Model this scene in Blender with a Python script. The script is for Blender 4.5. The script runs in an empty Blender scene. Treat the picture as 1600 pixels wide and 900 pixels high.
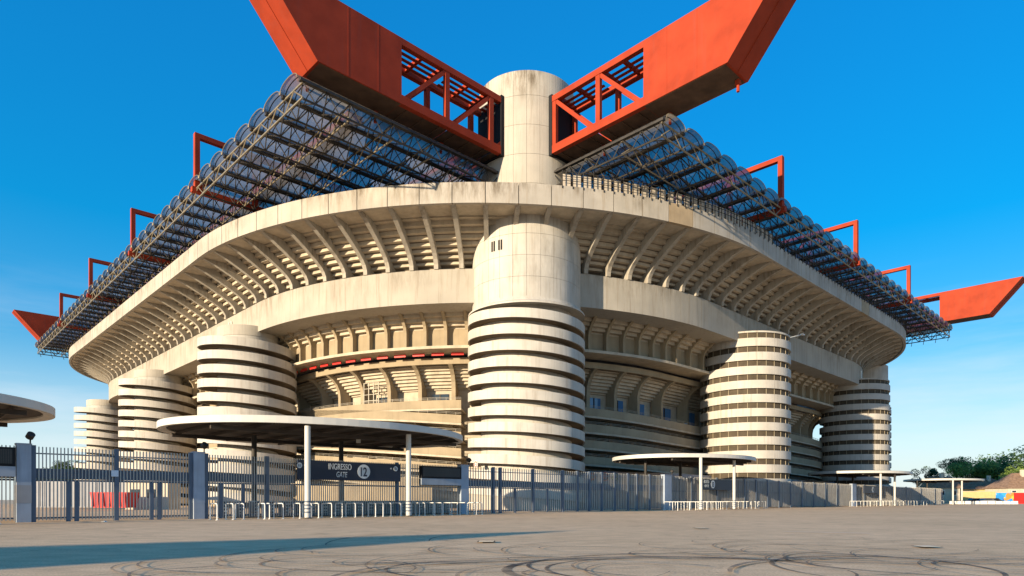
import bpy, math, random
from mathutils import Vector, Matrix
random.seed(7)
R = math.radians
PI = math.pi
scene = bpy.context.scene
COL = scene.collection

# ------------------------------------------------------------------ camera, sky, sun, exposure
cam_d = bpy.data.cameras.new('camera')
cam = bpy.data.objects.new('camera', cam_d)
COL.objects.link(cam)
scene.camera = cam
EYE = 1.06
cam.location = (0, 0, EYE)
cam.rotation_euler = (R(90), 0, 0)
cam_d.sensor_width = 36
cam_d.lens = 36 * 1013 / 1600
cam_d.shift_y = (781 - 450) / 1600
cam_d.clip_end = 6000
cam_d.clip_start = 0.1

SUN_AZ = 42.8 + 180          # clockwise from +Y, towards the sun
SUN_EL = 10.0
w = bpy.data.worlds.new('World')
scene.world = w
w.use_nodes = True
nt = w.node_tree
nt.nodes.clear()
wo = nt.nodes.new('ShaderNodeOutputWorld')
bg = nt.nodes.new('ShaderNodeBackground')
bg.inputs['Strength'].default_value = 0.15
sky = nt.nodes.new('ShaderNodeTexSky')
sky.sky_type = 'NISHITA'
sky.sun_disc = False
sky.sun_elevation = R(SUN_EL)
sky.sun_rotation = R(SUN_AZ)
sky.air_density = 1.0
sky.dust_density = 0.3
sky.ozone_density = 3.0
tc = nt.nodes.new('ShaderNodeTexCoord')
mp = nt.nodes.new('ShaderNodeMapping')
mp.inputs['Scale'].default_value = (1.3, 1.3, 9.0)
nz = nt.nodes.new('ShaderNodeTexNoise')
nz.inputs['Scale'].default_value = 2.2
nz.inputs['Detail'].default_value = 8
nz.inputs['Roughness'].default_value = 0.6
rp = nt.nodes.new('ShaderNodeValToRGB')
rp.color_ramp.elements[0].position = 0.44
rp.color_ramp.elements[0].color = (0, 0, 0, 1)
rp.color_ramp.elements[1].position = 0.80
rp.color_ramp.elements[1].color = (1, 1, 1, 1)
sx = nt.nodes.new('ShaderNodeSeparateXYZ')
mr = nt.nodes.new('ShaderNodeMapRange')          # clouds only low in the sky
mr.inputs['From Min'].default_value = 0.02
mr.inputs['From Max'].default_value = 0.30
mr.inputs['To Min'].default_value = 0.75
mr.inputs['To Max'].default_value = 0.0
mm = nt.nodes.new('ShaderNodeMath'); mm.operation = 'MULTIPLY'
hs = nt.nodes.new('ShaderNodeHueSaturation')
hs.inputs['Hue'].default_value = 0.508
hs.inputs['Saturation'].default_value = 1.9
hs.inputs['Value'].default_value = 1.55
gm = nt.nodes.new('ShaderNodeGamma'); gm.inputs['Gamma'].default_value = 0.5
mx = nt.nodes.new('ShaderNodeMix'); mx.data_type = 'RGBA'
mx.inputs['B'].default_value = (3.3, 3.5, 3.8, 1)
L = nt.links.new
L(tc.outputs['Generated'], mp.inputs['Vector']); L(mp.outputs[0], nz.inputs['Vector'])
L(nz.outputs['Fac'], rp.inputs[0]); L(tc.outputs['Generated'], sx.inputs[0]); L(sx.outputs['Z'], mr.inputs['Value'])
hz = nt.nodes.new('ShaderNodeMapRange'); hz.interpolation_type = 'SMOOTHSTEP'
hz.inputs['From Min'].default_value = 0.0; hz.inputs['From Max'].default_value = 0.22
hz.inputs['To Min'].default_value = 0.75; hz.inputs['To Max'].default_value = 0.0
mh = nt.nodes.new('ShaderNodeMix'); mh.data_type = 'RGBA'; mh.inputs['B'].default_value = (2.9, 3.35, 3.75, 1)
L(sx.outputs['Z'], hz.inputs['Value']); L(hz.outputs[0], mh.inputs['Factor'])
L(rp.outputs[0], mm.inputs[0]); L(mr.outputs[0], mm.inputs[1]); L(mm.outputs[0], mx.inputs['Factor'])
# richer blue: push each channel away from the grey of the same brightness, then keep it non-negative
SATK = 1.25
dt = nt.nodes.new('ShaderNodeVectorMath'); dt.operation = 'DOT_PRODUCT'; dt.inputs[1].default_value = (.25, .45, .30)
v1 = nt.nodes.new('ShaderNodeVectorMath'); v1.operation = 'SCALE'; v1.inputs['Scale'].default_value = SATK
m1_ = nt.nodes.new('ShaderNodeMath'); m1_.operation = 'MULTIPLY'; m1_.inputs[1].default_value = SATK - 1
cb = nt.nodes.new('ShaderNodeCombineXYZ')
v2_ = nt.nodes.new('ShaderNodeVectorMath'); v2_.operation = 'SUBTRACT'
v3_ = nt.nodes.new('ShaderNodeVectorMath'); v3_.operation = 'MAXIMUM'; v3_.inputs[1].default_value = (.02, .02, .02)
L(sky.outputs[0], gm.inputs['Color']); L(gm.outputs[0], hs.inputs['Color'])
L(hs.outputs[0], dt.inputs[0]); L(hs.outputs[0], v1.inputs[0]); L(dt.outputs['Value'], m1_.inputs[0])
for i_ in range(3): L(m1_.outputs[0], cb.inputs[i_])
L(v1.outputs[0], v2_.inputs[0]); L(cb.outputs[0], v2_.inputs[1]); L(v2_.outputs[0], v3_.inputs[0]); L(v3_.outputs[0], mh.inputs['A']); L(mh.outputs['Result'], mx.inputs['A']); L(mx.outputs['Result'], bg.inputs['Color'])
L(bg.outputs[0], wo.inputs[0])

sd = bpy.data.lights.new('sun', 'SUN')
sd.energy = 5.0
sd.angle = R(0.53)
sd.color = (1.0, 0.82, 0.58)
so = bpy.data.objects.new('sun', sd)
COL.objects.link(so)
a, e = R(SUN_AZ), R(SUN_EL)
dirv = Vector((math.sin(a) * math.cos(e), math.cos(a) * math.cos(e), math.sin(e)))
so.rotation_euler = dirv.to_track_quat('Z', 'Y').to_euler()
scene.view_settings.view_transform = 'Standard'
scene.view_settings.look = 'None'
scene.view_settings.exposure = 0.86
scene.view_settings.gamma = 1.0

# ------------------------------------------------------------------ materials
def new_mat(name):
    m = bpy.data.materials.new(name)
    m.use_nodes = True
    n = m.node_tree
    return m, n, n.nodes['Principled BSDF']

def mat(name, col, rough=0.7, metal=0.0, var=0.12, scale=1.2, streak=0.0, bump=0.0, stain=None, fine=0.0, spec=0.3, drip=None, patch=0.0):
    """procedural paint or concrete: slow colour variation, vertical dirt streaks, fine grain"""
    m, n, b = new_mat(name)
    N = n.nodes.new; K = n.links.new
    b.inputs['Roughness'].default_value = rough
    b.inputs['Metallic'].default_value = metal
    b.inputs['Specular IOR Level'].default_value = spec
    g = N('ShaderNodeNewGeometry')
    t1 = N('ShaderNodeTexNoise'); t1.inputs['Scale'].default_value = scale; t1.inputs['Detail'].default_value = 6
    K(g.outputs['Position'], t1.inputs['Vector'])
    mrr = N('ShaderNodeMapRange'); mrr.inputs['From Min'].default_value = 0.3; mrr.inputs['From Max'].default_value = 0.7
    mrr.inputs['To Min'].default_value = 1 - var; mrr.inputs['To Max'].default_value = 1 + var * 0.6
    K(t1.outputs['Fac'], mrr.inputs['Value'])
    vm = N('ShaderNodeVectorMath'); vm.operation = 'SCALE'; vm.inputs[0].default_value = col[:3]
    K(mrr.outputs[0], vm.inputs['Scale'])
    out = vm.outputs[0]
    if streak:
        mp_ = N('ShaderNodeMapping'); mp_.inputs['Scale'].default_value = (2.3, 2.3, 0.13)
        K(g.outputs['Position'], mp_.inputs['Vector'])
        t2 = N('ShaderNodeTexNoise'); t2.inputs['Scale'].default_value = 1.0; t2.inputs['Detail'].default_value = 7
        t2.inputs['Roughness'].default_value = 0.65
        K(mp_.outputs[0], t2.inputs['Vector'])
        r2 = N('ShaderNodeMapRange'); r2.inputs['From Min'].default_value = 0.52; r2.inputs['From Max'].default_value = 0.74
        r2.inputs['To Min'].default_value = 0; r2.inputs['To Max'].default_value = streak
        K(t2.outputs['Fac'], r2.inputs['Value'])
        m2 = N('ShaderNodeMix'); m2.data_type = 'RGBA'
        m2.inputs['B'].default_value = (*(stain or (0.20, 0.15, 0.10)), 1)
        K(r2.outputs[0], m2.inputs['Factor']); K(out, m2.inputs['A'])
        out = m2.outputs['Result']
    if drip:      # rain-borne dirt creeping down from an exposed top edge
        sz = N('ShaderNodeSeparateXYZ'); K(g.outputs['Position'], sz.inputs[0])
        d1 = N('ShaderNodeMapRange'); d1.inputs['From Min'].default_value = drip[0] - drip[1]; d1.inputs['From Max'].default_value = drip[0]
        d1.inputs['To Min'].default_value = 0; d1.inputs['To Max'].default_value = 1
        K(sz.outputs['Z'], d1.inputs['Value'])
        mq = N('ShaderNodeMapping'); mq.inputs['Scale'].default_value = (1.6, 1.6, 0.35); K(g.outputs['Position'], mq.inputs['Vector'])
        t5 = N('ShaderNodeTexNoise'); t5.inputs['Scale'].default_value = 1.0; t5.inputs['Detail'].default_value = 8; t5.inputs['Roughness'].default_value = 0.7
        K(mq.outputs[0], t5.inputs['Vector'])
        t6 = N('ShaderNodeTexNoise'); t6.inputs['Scale'].default_value = 0.16; K(g.outputs['Position'], t6.inputs['Vector'])
        a5 = N('ShaderNodeMapRange'); a5.inputs['From Min'].default_value = 0.42; a5.inputs['From Max'].default_value = 0.68; K(t5.outputs['Fac'], a5.inputs['Value'])
        a6 = N('ShaderNodeMapRange'); a6.inputs['From Min'].default_value = 0.42; a6.inputs['From Max'].default_value = 0.62; K(t6.outputs['Fac'], a6.inputs['Value'])
        p1 = N('ShaderNodeMath'); p1.operation = 'MULTIPLY'; K(a5.outputs[0], p1.inputs[0]); K(d1.outputs[0], p1.inputs[1])
        p2 = N('ShaderNodeMath'); p2.operation = 'MULTIPLY'; K(p1.outputs[0], p2.inputs[0]); K(a6.outputs[0], p2.inputs[1])
        p3 = N('ShaderNodeMath'); p3.operation = 'MULTIPLY'; p3.inputs[1].default_value = drip[2]; p3.use_clamp = True; K(p2.outputs[0], p3.inputs[0])
        m5 = N('ShaderNodeMix'); m5.data_type = 'RGBA'; m5.inputs['B'].default_value = (0.13, 0.10, 0.065, 1)
        K(p3.outputs[0], m5.inputs['Factor']); K(out, m5.inputs['A']); out = m5.outputs['Result']
    K(out, b.inputs['Base Color'])
    if bump or fine:
        t3 = N('ShaderNodeTexNoise'); t3.inputs['Scale'].default_value = 14; t3.inputs['Detail'].default_value = 5
        K(g.outputs['Position'], t3.inputs['Vector'])
        bp = N('ShaderNodeBump'); bp.inputs['Strength'].default_value = bump or fine; bp.inputs['Distance'].default_value = 0.05
        K(t3.outputs['Fac'], bp.inputs['Height']); K(bp.outputs[0], b.inputs['Normal'])
    return m

CON = mat('concrete_ring', (0.37, 0.333, 0.277), 0.85, var=0.14, scale=0.5, streak=0.35, bump=0.25)
CONB = mat('concrete_beam', (0.385, 0.351, 0.296), 0.85, var=0.10, scale=0.35, streak=0.60, bump=0.25, drip=(27.5, 3.5, .8))
CONP = mat('concrete_panel', (0.414, 0.377, 0.322), 0.85, var=0.16, scale=0.35, streak=0.6, bump=0.2, stain=(0.24, 0.17, 0.10), drip=(33.7, 2.6, 1.3))
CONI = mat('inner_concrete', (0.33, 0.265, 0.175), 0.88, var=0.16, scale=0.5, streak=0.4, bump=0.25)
CONR = mat('concrete_rusty', (0.385, 0.296, 0.192), 0.85, var=0.2, scale=0.5, streak=0.3, bump=0.2)
CONT = mat('concrete_tier', (0.48, 0.41, 0.31), 0.9, var=0.2, scale=0.9, streak=0.3, bump=0.3)
CONW = mat('white_concrete', (0.488, 0.455, 0.4), 0.8, var=0.14, scale=0.45, streak=0.5, bump=0.1, drip=(32.0, 12, .7))
CONU = mat('drum_concrete', (0.444, 0.403, 0.337), 0.8, var=0.12, scale=0.4, streak=0.45, bump=0.12, drip=(47.8, 5, 1.2))
SOFF = mat('dark_soffit', (0.20, 0.15, 0.10), 0.9, var=0.25, scale=0.8)  # dark brown concrete for the ramp slabs
DARKC = mat('dark_concrete', (0.16, 0.13, 0.10), 0.9, var=0.3, scale=0.6)
JOINT = mat('joint_dark', (0.20, 0.17, 0.13), 0.9)
BLACK = mat('black_void', (0.012, 0.012, 0.014), 0.8)
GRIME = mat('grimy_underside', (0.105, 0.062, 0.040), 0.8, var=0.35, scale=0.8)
RED = mat('red_painted_steel', (0.33, 0.042, 0.015), 0.7, var=0.20, scale=0.5, streak=0.5, stain=(0.26, 0.05, 0.03), spec=0.15)
STEEL = mat('galvanised_tube', (0.27, 0.225, 0.15), 0.45, metal=0.35, var=0.25, scale=2)
DSTEEL = mat('dark_steel', (0.05, 0.045, 0.04), 0.6, metal=0.3, var=0.3)
MESHD = mat('brown_mesh', (0.075, 0.058, 0.038), 0.8, var=0.25, scale=1.5)
MULL = mat('cream_mullion', (0.36, 0.30, 0.20), 0.7)
BLUE = mat('blue_painted_steel', (0.10, 0.13, 0.175), 0.5, var=0.15, streak=0.2, stain=(0.08, 0.08, 0.09))
LBLUE = mat('pale_blue_render', (0.33, 0.38, 0.45), 0.75, var=0.12, streak=0.35, stain=(0.16, 0.15, 0.15))
BAR = mat('grey_fence_bar', (0.42, 0.40, 0.36), 0.5, metal=0.3, var=0.15)
WHITE = mat('white_tube_paint', (0.78, 0.76, 0.70), 0.45, var=0.08)
CANW = mat('canopy_fascia', (0.55, 0.53, 0.48), 0.55, var=0.06, streak=0.15, stain=(0.4, 0.36, 0.3))
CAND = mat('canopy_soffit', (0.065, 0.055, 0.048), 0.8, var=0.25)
NAVY = mat('navy_sign', (0.018, 0.026, 0.05), 0.45, var=0.1)
SIGNW = mat('sign_white', (0.62, 0.68, 0.74), 0.6, var=0.03)
REDP = mat('red_plastic', (0.55, 0.025, 0.02), 0.5, var=0.12)
ORANGE = mat('orange_print', (0.70, 0.14, 0.04), 0.6)
YELLOWG = mat('yellow_green_print', (0.45, 0.50, 0.08), 0.6)
GREYW = mat('grey_sheet_wall', (0.30, 0.30, 0.31), 0.7, var=0.1, streak=0.2)
LEAF = mat('leaf_green', (0.10, 0.17, 0.03), 0.7, var=0.4, scale=0.9)
LEAFD = mat('leaf_dark', (0.05, 0.09, 0.022), 0.7, var=0.4, scale=0.9)
LEAFY = mat('leaf_light', (0.17, 0.24, 0.04), 0.7, var=0.35, scale=0.7)
BARK = mat('bark', (0.10, 0.07, 0.05), 0.9, var=0.3)
TILE = mat('roof_tile', (0.27, 0.17, 0.11), 0.9, var=0.35, scale=1.5, bump=0.4)
YWALL = mat('yellow_plaster', (0.60, 0.46, 0.20), 0.85, var=0.12)
CWALL = mat('cream_plaster', (0.55, 0.48, 0.37), 0.85, var=0.12)
RUBBER = mat('black_rubber', (0.02, 0.02, 0.02), 0.8)
CARB = mat('car_dark_paint', (0.02, 0.025, 0.04), 0.25, var=0.05)
CARG = mat('car_grey_paint', (0.22, 0.23, 0.25), 0.3, var=0.05)

def glass_mat(name, col, rough=0.08):
    m, n, b = new_mat(name)
    b.inputs['Base Color'].default_value = (*col, 1)
    b.inputs['Roughness'].default_value = rough
    b.inputs['Specular IOR Level'].default_value = 0.8
    return m
GLASSB = glass_mat('blue_window_glass', (0.06, 0.17, 0.34))
GLASSD = glass_mat('dark_window_glass', (0.02, 0.03, 0.04))

def poly_mat(name, col, k):
    """translucent corrugated sheet: part see-through, part light-scattering"""
    m, n, b = new_mat(name)
    N = n.nodes.new; K = n.links.new
    n.nodes.remove(b)
    out = n.nodes['Material Output']
    tr = N('ShaderNodeBsdfTransparent'); tr.inputs['Color'].default_value = (*[c * 0.9 + 0.1 for c in col], 1)
    tl = N('ShaderNodeBsdfTranslucent'); tl.inputs['Color'].default_value = (*col, 1)
    gl = N('ShaderNodeBsdfGlossy'); gl.inputs['Roughness'].default_value = 0.18; gl.inputs['Color'].default_value = (0.8, 0.8, 0.8, 1)
    g = N('ShaderNodeNewGeometry'); t = N('ShaderNodeTexNoise'); t.inputs['Scale'].default_value = 0.35; t.inputs['Detail'].default_value = 5
    K(g.outputs['Position'], t.inputs['Vector'])
    mr_ = N('ShaderNodeMapRange'); mr_.inputs['From Min'].default_value = 0.35; mr_.inputs['From Max'].default_value = 0.65
    mr_.inputs['To Min'].default_value = k - 0.2; mr_.inputs['To Max'].default_value = k + 0.2
    K(t.outputs['Fac'], mr_.inputs['Value'])
    m1 = N('ShaderNodeMixShader'); m2 = N('ShaderNodeMixShader'); m2.inputs[0].default_value = 0.12
    K(mr_.outputs[0], m1.inputs[0]); K(tr.outputs[0], m1.inputs[1]); K(tl.outputs[0], m1.inputs[2])
    K(m1.outputs[0], m2.inputs[1]); K(gl.outputs[0], m2.inputs[2]); K(m2.outputs[0], out.inputs['Surface'])
    return m
POLY = poly_mat('translucent_roof_sheet', (0.42, 0.405, 0.385), 0.72)

def led_mat():
    m, n, b = new_mat('led_matrix')
    N = n.nodes.new; K = n.links.new
    g = N('ShaderNodeNewGeometry'); v = N('ShaderNodeTexVoronoi'); v.inputs['Scale'].default_value = 16; v.inputs['Randomness'].default_value = 0
    K(g.outputs['Position'], v.inputs['Vector'])
    r = N('ShaderNodeValToRGB')
    r.color_ramp.elements[0].color = (0.09, 0.08, 0.06, 1); r.color_ramp.elements[1].color = (0.02, 0.02, 0.02, 1)
    r.color_ramp.elements[1].position = 0.5
    K(v.outputs['Distance'], r.inputs[0]); K(r.outputs[0], b.inputs['Base Color'])
    b.inputs['Roughness'].default_value = 0.6
    return m
LED = led_mat()

def ground_mat():
    m, n, b = new_mat('worn_asphalt')
    N = n.nodes.new; K = n.links.new
    g = N('ShaderNodeNewGeometry')
    def noise(s, d, sc=None):
        t = N('ShaderNodeTexNoise'); t.inputs['Scale'].default_value = s; t.inputs['Detail'].default_value = d; t.inputs['Roughness'].default_value = 0.6
        if sc:
            q = N('ShaderNodeMapping'); q.inputs['Scale'].default_value = sc
            K(g.outputs['Position'], q.inputs['Vector']); K(q.outputs[0], t.inputs['Vector'])
        else:
            K(g.outputs['Position'], t.inputs['Vector'])
        return t
    big = noise(0.12, 6); mid = noise(1.1, 6, (1, 1.6, 1)); fine = noise(28, 4)
    r1 = N('ShaderNodeValToRGB')
    r1.color_ramp.elements[0].position = 0.3; r1.color_ramp.elements[0].color = (0.64, 0.44, 0.255, 1)
    r1.color_ramp.elements[1].position = 0.7; r1.color_ramp.elements[1].color = (0.76, 0.53, 0.32, 1)
    K(big.outputs['Fac'], r1.inputs[0])
    def mulby(src, t, lo, hi, a_=0.3, b_=0.7):
        q = N('ShaderNodeMapRange'); q.inputs['From Min'].default_value = a_; q.inputs['From Max'].default_value = b_
        q.inputs['To Min'].default_value = lo; q.inputs['To Max'].default_value = hi
        K(t.outputs['Fac'], q.inputs['Value'])
        v = N('ShaderNodeVectorMath'); v.operation = 'SCALE'
        K(src, v.inputs[0]); K(q.outputs[0], v.inputs['Scale'])
        return v.outputs[0]
    c = mulby(r1.outputs[0], mid, 0.82, 1.14)
    c = mulby(c, fine, 0.72, 1.25)
    vo = N('ShaderNodeTexVoronoi'); vo.feature = 'DISTANCE_TO_EDGE'; vo.inputs['Scale'].default_value = 0.17
    wv = N('ShaderNodeVectorMath'); wv.operation = 'MULTIPLY_ADD'; wv.inputs[1].default_value = (3, 3, 0)
    K(mid.outputs['Color'], wv.inputs[0]); K(g.outputs['Position'], wv.inputs[2]); K(wv.outputs[0], vo.inputs['Vector'])
    cr = N('ShaderNodeMapRange'); cr.inputs['From Min'].default_value = 0.0; cr.inputs['From Max'].default_value = 0.006
    cr.inputs['To Min'].default_value = 0.62; cr.inputs['To Max'].default_value = 1.0
    K(vo.outputs['Distance'], cr.inputs['Value'])
    v2 = N('ShaderNodeVectorMath'); v2.operation = 'SCALE'; K(c, v2.inputs[0]); K(cr.outputs[0], v2.inputs['Scale'])
    K(v2.outputs[0], b.inputs['Base Color'])
    b.inputs['Roughness'].default_value = 0.9
    b.inputs['Specular IOR Level'].default_value = 0.2
    bp = N('ShaderNodeBump'); bp.inputs['Strength'].default_value = 0.5; bp.inputs['Distance'].default_value = 0.01
    K(fine.outputs['Fac'], bp.inputs['Height']); K(bp.outputs[0], b.inputs['Normal'])
    return m
GROUND = ground_mat()

def tyre_mat():
    m, n, b = new_mat('tyre_rubber_trace')
    N = n.nodes.new; K = n.links.new
    b.inputs['Base Color'].default_value = (0.09, 0.078, 0.066, 1)
    b.inputs['Roughness'].default_value = 0.85
    g = N('ShaderNodeNewGeometry'); t = N('ShaderNodeTexNoise'); t.inputs['Scale'].default_value = 0.9; t.inputs['Detail'].default_value = 6
    t.inputs['Roughness'].default_value = 0.7
    K(g.outputs['Position'], t.inputs['Vector'])
    q = N('ShaderNodeMapRange'); q.inputs['From Min'].default_value = 0.40; q.inputs['From Max'].default_value = 0.62
    q.inputs['To Min'].default_value = 0.3; q.inputs['To Max'].default_value = 0.9
    K(t.outputs['Fac'], q.inputs['Value']); K(q.outputs[0], b.inputs['Alpha'])
    return m
TYRE = tyre_mat()

# ------------------------------------------------------------------ mesh helpers
class MB:
    def __init__(s):
        s.v = []; s.f = []
    def add(s, vs, fs):
        o = len(s.v)
        s.v += [tuple(v) for v in vs]
        s.f += [tuple(i + o for i in f) for f in fs]
        return s
    def box(s, x0, x1, y0, y1, z0, z1, M=None):
        vs = [Vector((x, y, z)) for x in (x0, x1) for y in (y0, y1) for z in (z0, z1)]
        if M is not None: vs = [M @ v for v in vs]
        return s.add(vs, [(0, 1, 3, 2), (4, 6, 7, 5), (0, 4, 5, 1), (2, 3, 7, 6), (0, 2, 6, 4), (1, 5, 7, 3)])
    def tube(s, p, q, r, n=4, r2=None, cap=True):
        p = Vector(p); q = Vector(q); d = (q - p)
        if d.length < 1e-6: return s
        z = d.normalized(); x = z.orthogonal().normalized(); y = z.cross(x)
        r2 = r if r2 is None else r2
        vs = []
        for c, rr in ((p, r), (q, r2)):
            for i in range(n):
                a_ = 2 * PI * (i + .5) / n
                vs.append(c + x * rr * math.cos(a_) + y * rr * math.sin(a_))
        fs = [(i, (i + 1) % n, n + (i + 1) % n, n + i) for i in range(n)]
        if cap: fs += [tuple(range(n - 1, -1, -1)), tuple(range(n, 2 * n))]
        return s.add(vs, fs)
    def path(s, pts, r, n=5):
        for p, q in zip(pts[:-1], pts[1:]): s.tube(p, q, r, n)
        return s
    def extrude(s, poly, y0, y1):
        """poly in (x, z), extruded along y"""
        n = len(poly)
        vs = [(x, y0, z) for x, z in poly] + [(x, y1, z) for x, z in poly]
        fs = [(i, (i + 1) % n, n + (i + 1) % n, n + i) for i in range(n)]
        fs += [tuple(range(n - 1, -1, -1)), tuple(range(n, 2 * n))]
        return s.add(vs, fs)
    def sweep(s, secs, closed=False):
        """secs: list of rings of 3D points, each the same length (closed profile)"""
        n = len(secs[0]); m = len(secs)
        vs = [p for sec in secs for p in sec]
        fs = []
        for j in range(m if closed else m - 1):
            j2 = (j + 1) % m
            for i in range(n):
                i2 = (i + 1) % n
                fs.append((j * n + i, j * n + i2, j2 * n + i2, j2 * n + i))
        if not closed:
            fs += [tuple(range(n - 1, -1, -1)), tuple((m - 1) * n + i for i in range(n))]
        return s.add(vs, fs)
    def ring(s, r0, r1, z0, z1, a0=0, a1=2 * PI, n=64, drop=0.0):
        closed = abs(a1 - a0 - 2 * PI) < 1e-6 and not drop
        secs = []
        cnt = n if closed else n + 1
        for i in range(cnt):
            a_ = a0 + (a1 - a0) * i / n
            dz = -drop * i / n
            c, q = math.cos(a_), math.sin(a_)
            secs.append([(r0 * c, r0 * q, z0 + dz), (r1 * c, r1 * q, z0 + dz), (r1 * c, r1 * q, z1 + dz), (r0 * c, r0 * q, z1 + dz)])
        return s.sweep(secs, closed)
    def disc_cyl(s, r, z0, z1, n=64, r2=None):
        return s.tube((0, 0, z0), (0, 0, z1), r, n, r2)
    def mesh(s, name):
        me = bpy.data.meshes.new(name)
        me.from_pydata(s.v, [], s.f)
        me.update()
        return me
    def build(s, name, m, parent=None, **kw):
        return put(name, s.mesh(name), m, parent, **kw)

def fix(me):
    import bmesh
    b = bmesh.new(); b.from_mesh(me)
    bmesh.ops.recalc_face_normals(b, faces=b.faces); b.to_mesh(me); b.free()

_fixed = set()
def put(name, me, m, parent=None, loc=(0, 0, 0), rot=(0, 0, 0), kind=None, label=None, smooth=False):
    if me.name not in _fixed:
        fix(me); _fixed.add(me.name)
        if m is not None and not me.materials: me.materials.append(m)
        if smooth:
            for p in me.polygons: p.use_smooth = True
    o = bpy.data.objects.new(name, me)
    COL.objects.link(o)
    o.location = loc; o.rotation_euler = rot
    if parent is not None: o.parent = parent
    if kind: o['kind'] = kind
    if label: o['label'] = label
    return o

ROT = math.atan2(.6947, .7193)       # stadium frame: local x runs along the right facade, local y along the left one
def W(s, t, z=0):
    return Vector((.7193 * s - .6947 * t, .6947 * s + .7193 * t, z))
def thing(name, label, cat, s=0, t=0, z=0, rz=0, group=None, world=None):
    o = bpy.data.objects.new(name, None)
    COL.objects.link(o)
    if world is not None:
        o.location = world; o.rotation_euler = (0, 0, rz)
    else:
        o.location = W(s, t, z); o.rotation_euler = (0, 0, ROT + rz)
    o.empty_display_size = 0.5
    o['label'] = label; o['category'] = cat
    if group: o['group'] = group
    return o
def copy_tree(o):
    c = o.copy(); COL.objects.link(c)
    for ch in o.children:
        d = ch.copy(); COL.objects.link(d); d.parent = c
        for g in ch.children:
            h = g.copy(); COL.objects.link(h); h.parent = d
    return c
def tag(o, label, cat, group=None):
    o['label'] = label; o['category'] = cat
    if group: o['group'] = group
    return o

# ------------------------------------------------------------------ ground
mb = MB()
mb.add([(-4000, -1500, 0), (4000, -1500, 0), (4000, 5000, 0), (-4000, 5000, 0)], [(0, 1, 2, 3)])
mb.build('ground', GROUND, kind='structure')

# tyre marks left by cars turning on the asphalt: thin sheets just above it
def gpt(px, py):
    Y = EYE * 1013 / (py - 781); return (px - 800) / 1013 * Y, Y
mb = MB()
def tyre(cx_, cy_, rx, ry, a0, a1, wd, rot=0, z=0.004, spiral=0.0):
    n = 60; vs = []
    for i in range(n + 1):
        u = i / n
        a_ = a0 + (a1 - a0) * u
        k = 1 + spiral * u
        x = rx * k * math.cos(a_); y = ry * k * math.sin(a_)
        L_ = math.hypot(x, y)
        ww = wd * (0.35 + 0.65 * math.sin(PI * min(1, max(0.02, u))) ** .5)
        for sgn in (-1, 1):
            f = 1 + sgn * ww / 2 / L_
            xx = x * f; yy = y * f
            vs.append((cx_ + xx * math.cos(rot) - yy * math.sin(rot), cy_ + xx * math.sin(rot) + yy * math.cos(rot), z))
    mb.add(vs, [(2 * i, 2 * i + 1, 2 * i + 3, 2 * i + 2) for i in range(n)])
zz = 0.004
marks = [(2.6, 9.8, 2.7, 2.3, 0.3, 5.6, .16), (2.8, 9.9, 2.3, 2.0, 0.0, 6.2, .07), (3.4, 10.4, 3.1, 2.4, 0.5, 4.2, .07),
         (1.4, 10.0, 3.4, 2.0, 1.0, 4.4, .06), (-1.2, 11.0, 3.0, 1.6, 2.0, 5.6, .06), (4.6, 10.6, 2.8, 2.7, -0.9, 2.2, .10),
         (6.0, 9.8, 1.9, 2.4, 0.4, 3.6, .09), (8.2, 11.0, 3.4, 2.6, 2.0, 4.6, .07), (1.2, 12.2, 3.8, 2.4, .4, 2.6, .05),
         (-3.0, 12.5, 2.4, 2.4, 1.6, 4.0, .06), (5.4, 12.3, 3.0, 3.2, .1, 2.2, .06), (2.5, 8.8, 4.6, 2.8, 0.9, 2.9, .06),
         (-2.0, 17.0, 2.6, 4.4, 1.7, 3.6, .07), (0.5, 17.5, 2.6, 4.0, 1.7, 3.4, .05), (7.5, 13.5, 4.2, 3.0, 3.3, 5.0, .06),
         (0.2, 9.4, 3.6, 1.7, 1.6, 4.6, .05), (-4.5, 9.5, 3.5, 1.6, .6, 2.8, .05), (3.0, 10.2, 2.0, 1.7, 1.0, 5.0, .05)]
for c in marks:
    tyre(*c, z=zz, spiral=random.uniform(-.04, .05)); zz += 0.0011
for i in range(34):
    x0, y0 = random.uniform(-3.5, 9.5), random.uniform(8.8, 15)
    tyre(x0, y0, random.uniform(1.8, 4.5), random.uniform(1.2, 3.0), random.uniform(0, 3), random.uniform(3.5, 6), random.uniform(.03, .065), z=zz, rot=random.uniform(-.5, .5)); zz += 0.0004
for c in [(3.2, 9.0, 5.6, 2.6, 0.2, 2.6, .13), (0.6, 8.6, 3.0, 2.6, 0.6, 3.4, .12), (6.2, 8.4, 3.2, 3.2, 0.9, 2.9, .12), (3.6, 8.0, 7.6, 4.4, 0.7, 2.5, .09), (-1.8, 8.6, 3.8, 2.0, .7, 2.7, .08)]:
    tyre(*c, z=zz); zz += 0.0006
for i in range(8):     # long straightish traces
    y0 = random.uniform(17, 30); x0 = random.uniform(-18, 18)
    tyre(x0, y0 - 60, 60, 60, R(84), R(96), random.uniform(.04, .09), z=zz, rot=random.uniform(-.3, .2)); zz += 0.0008
mb.build('tyre_marks', TYRE, kind='stuff')

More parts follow.
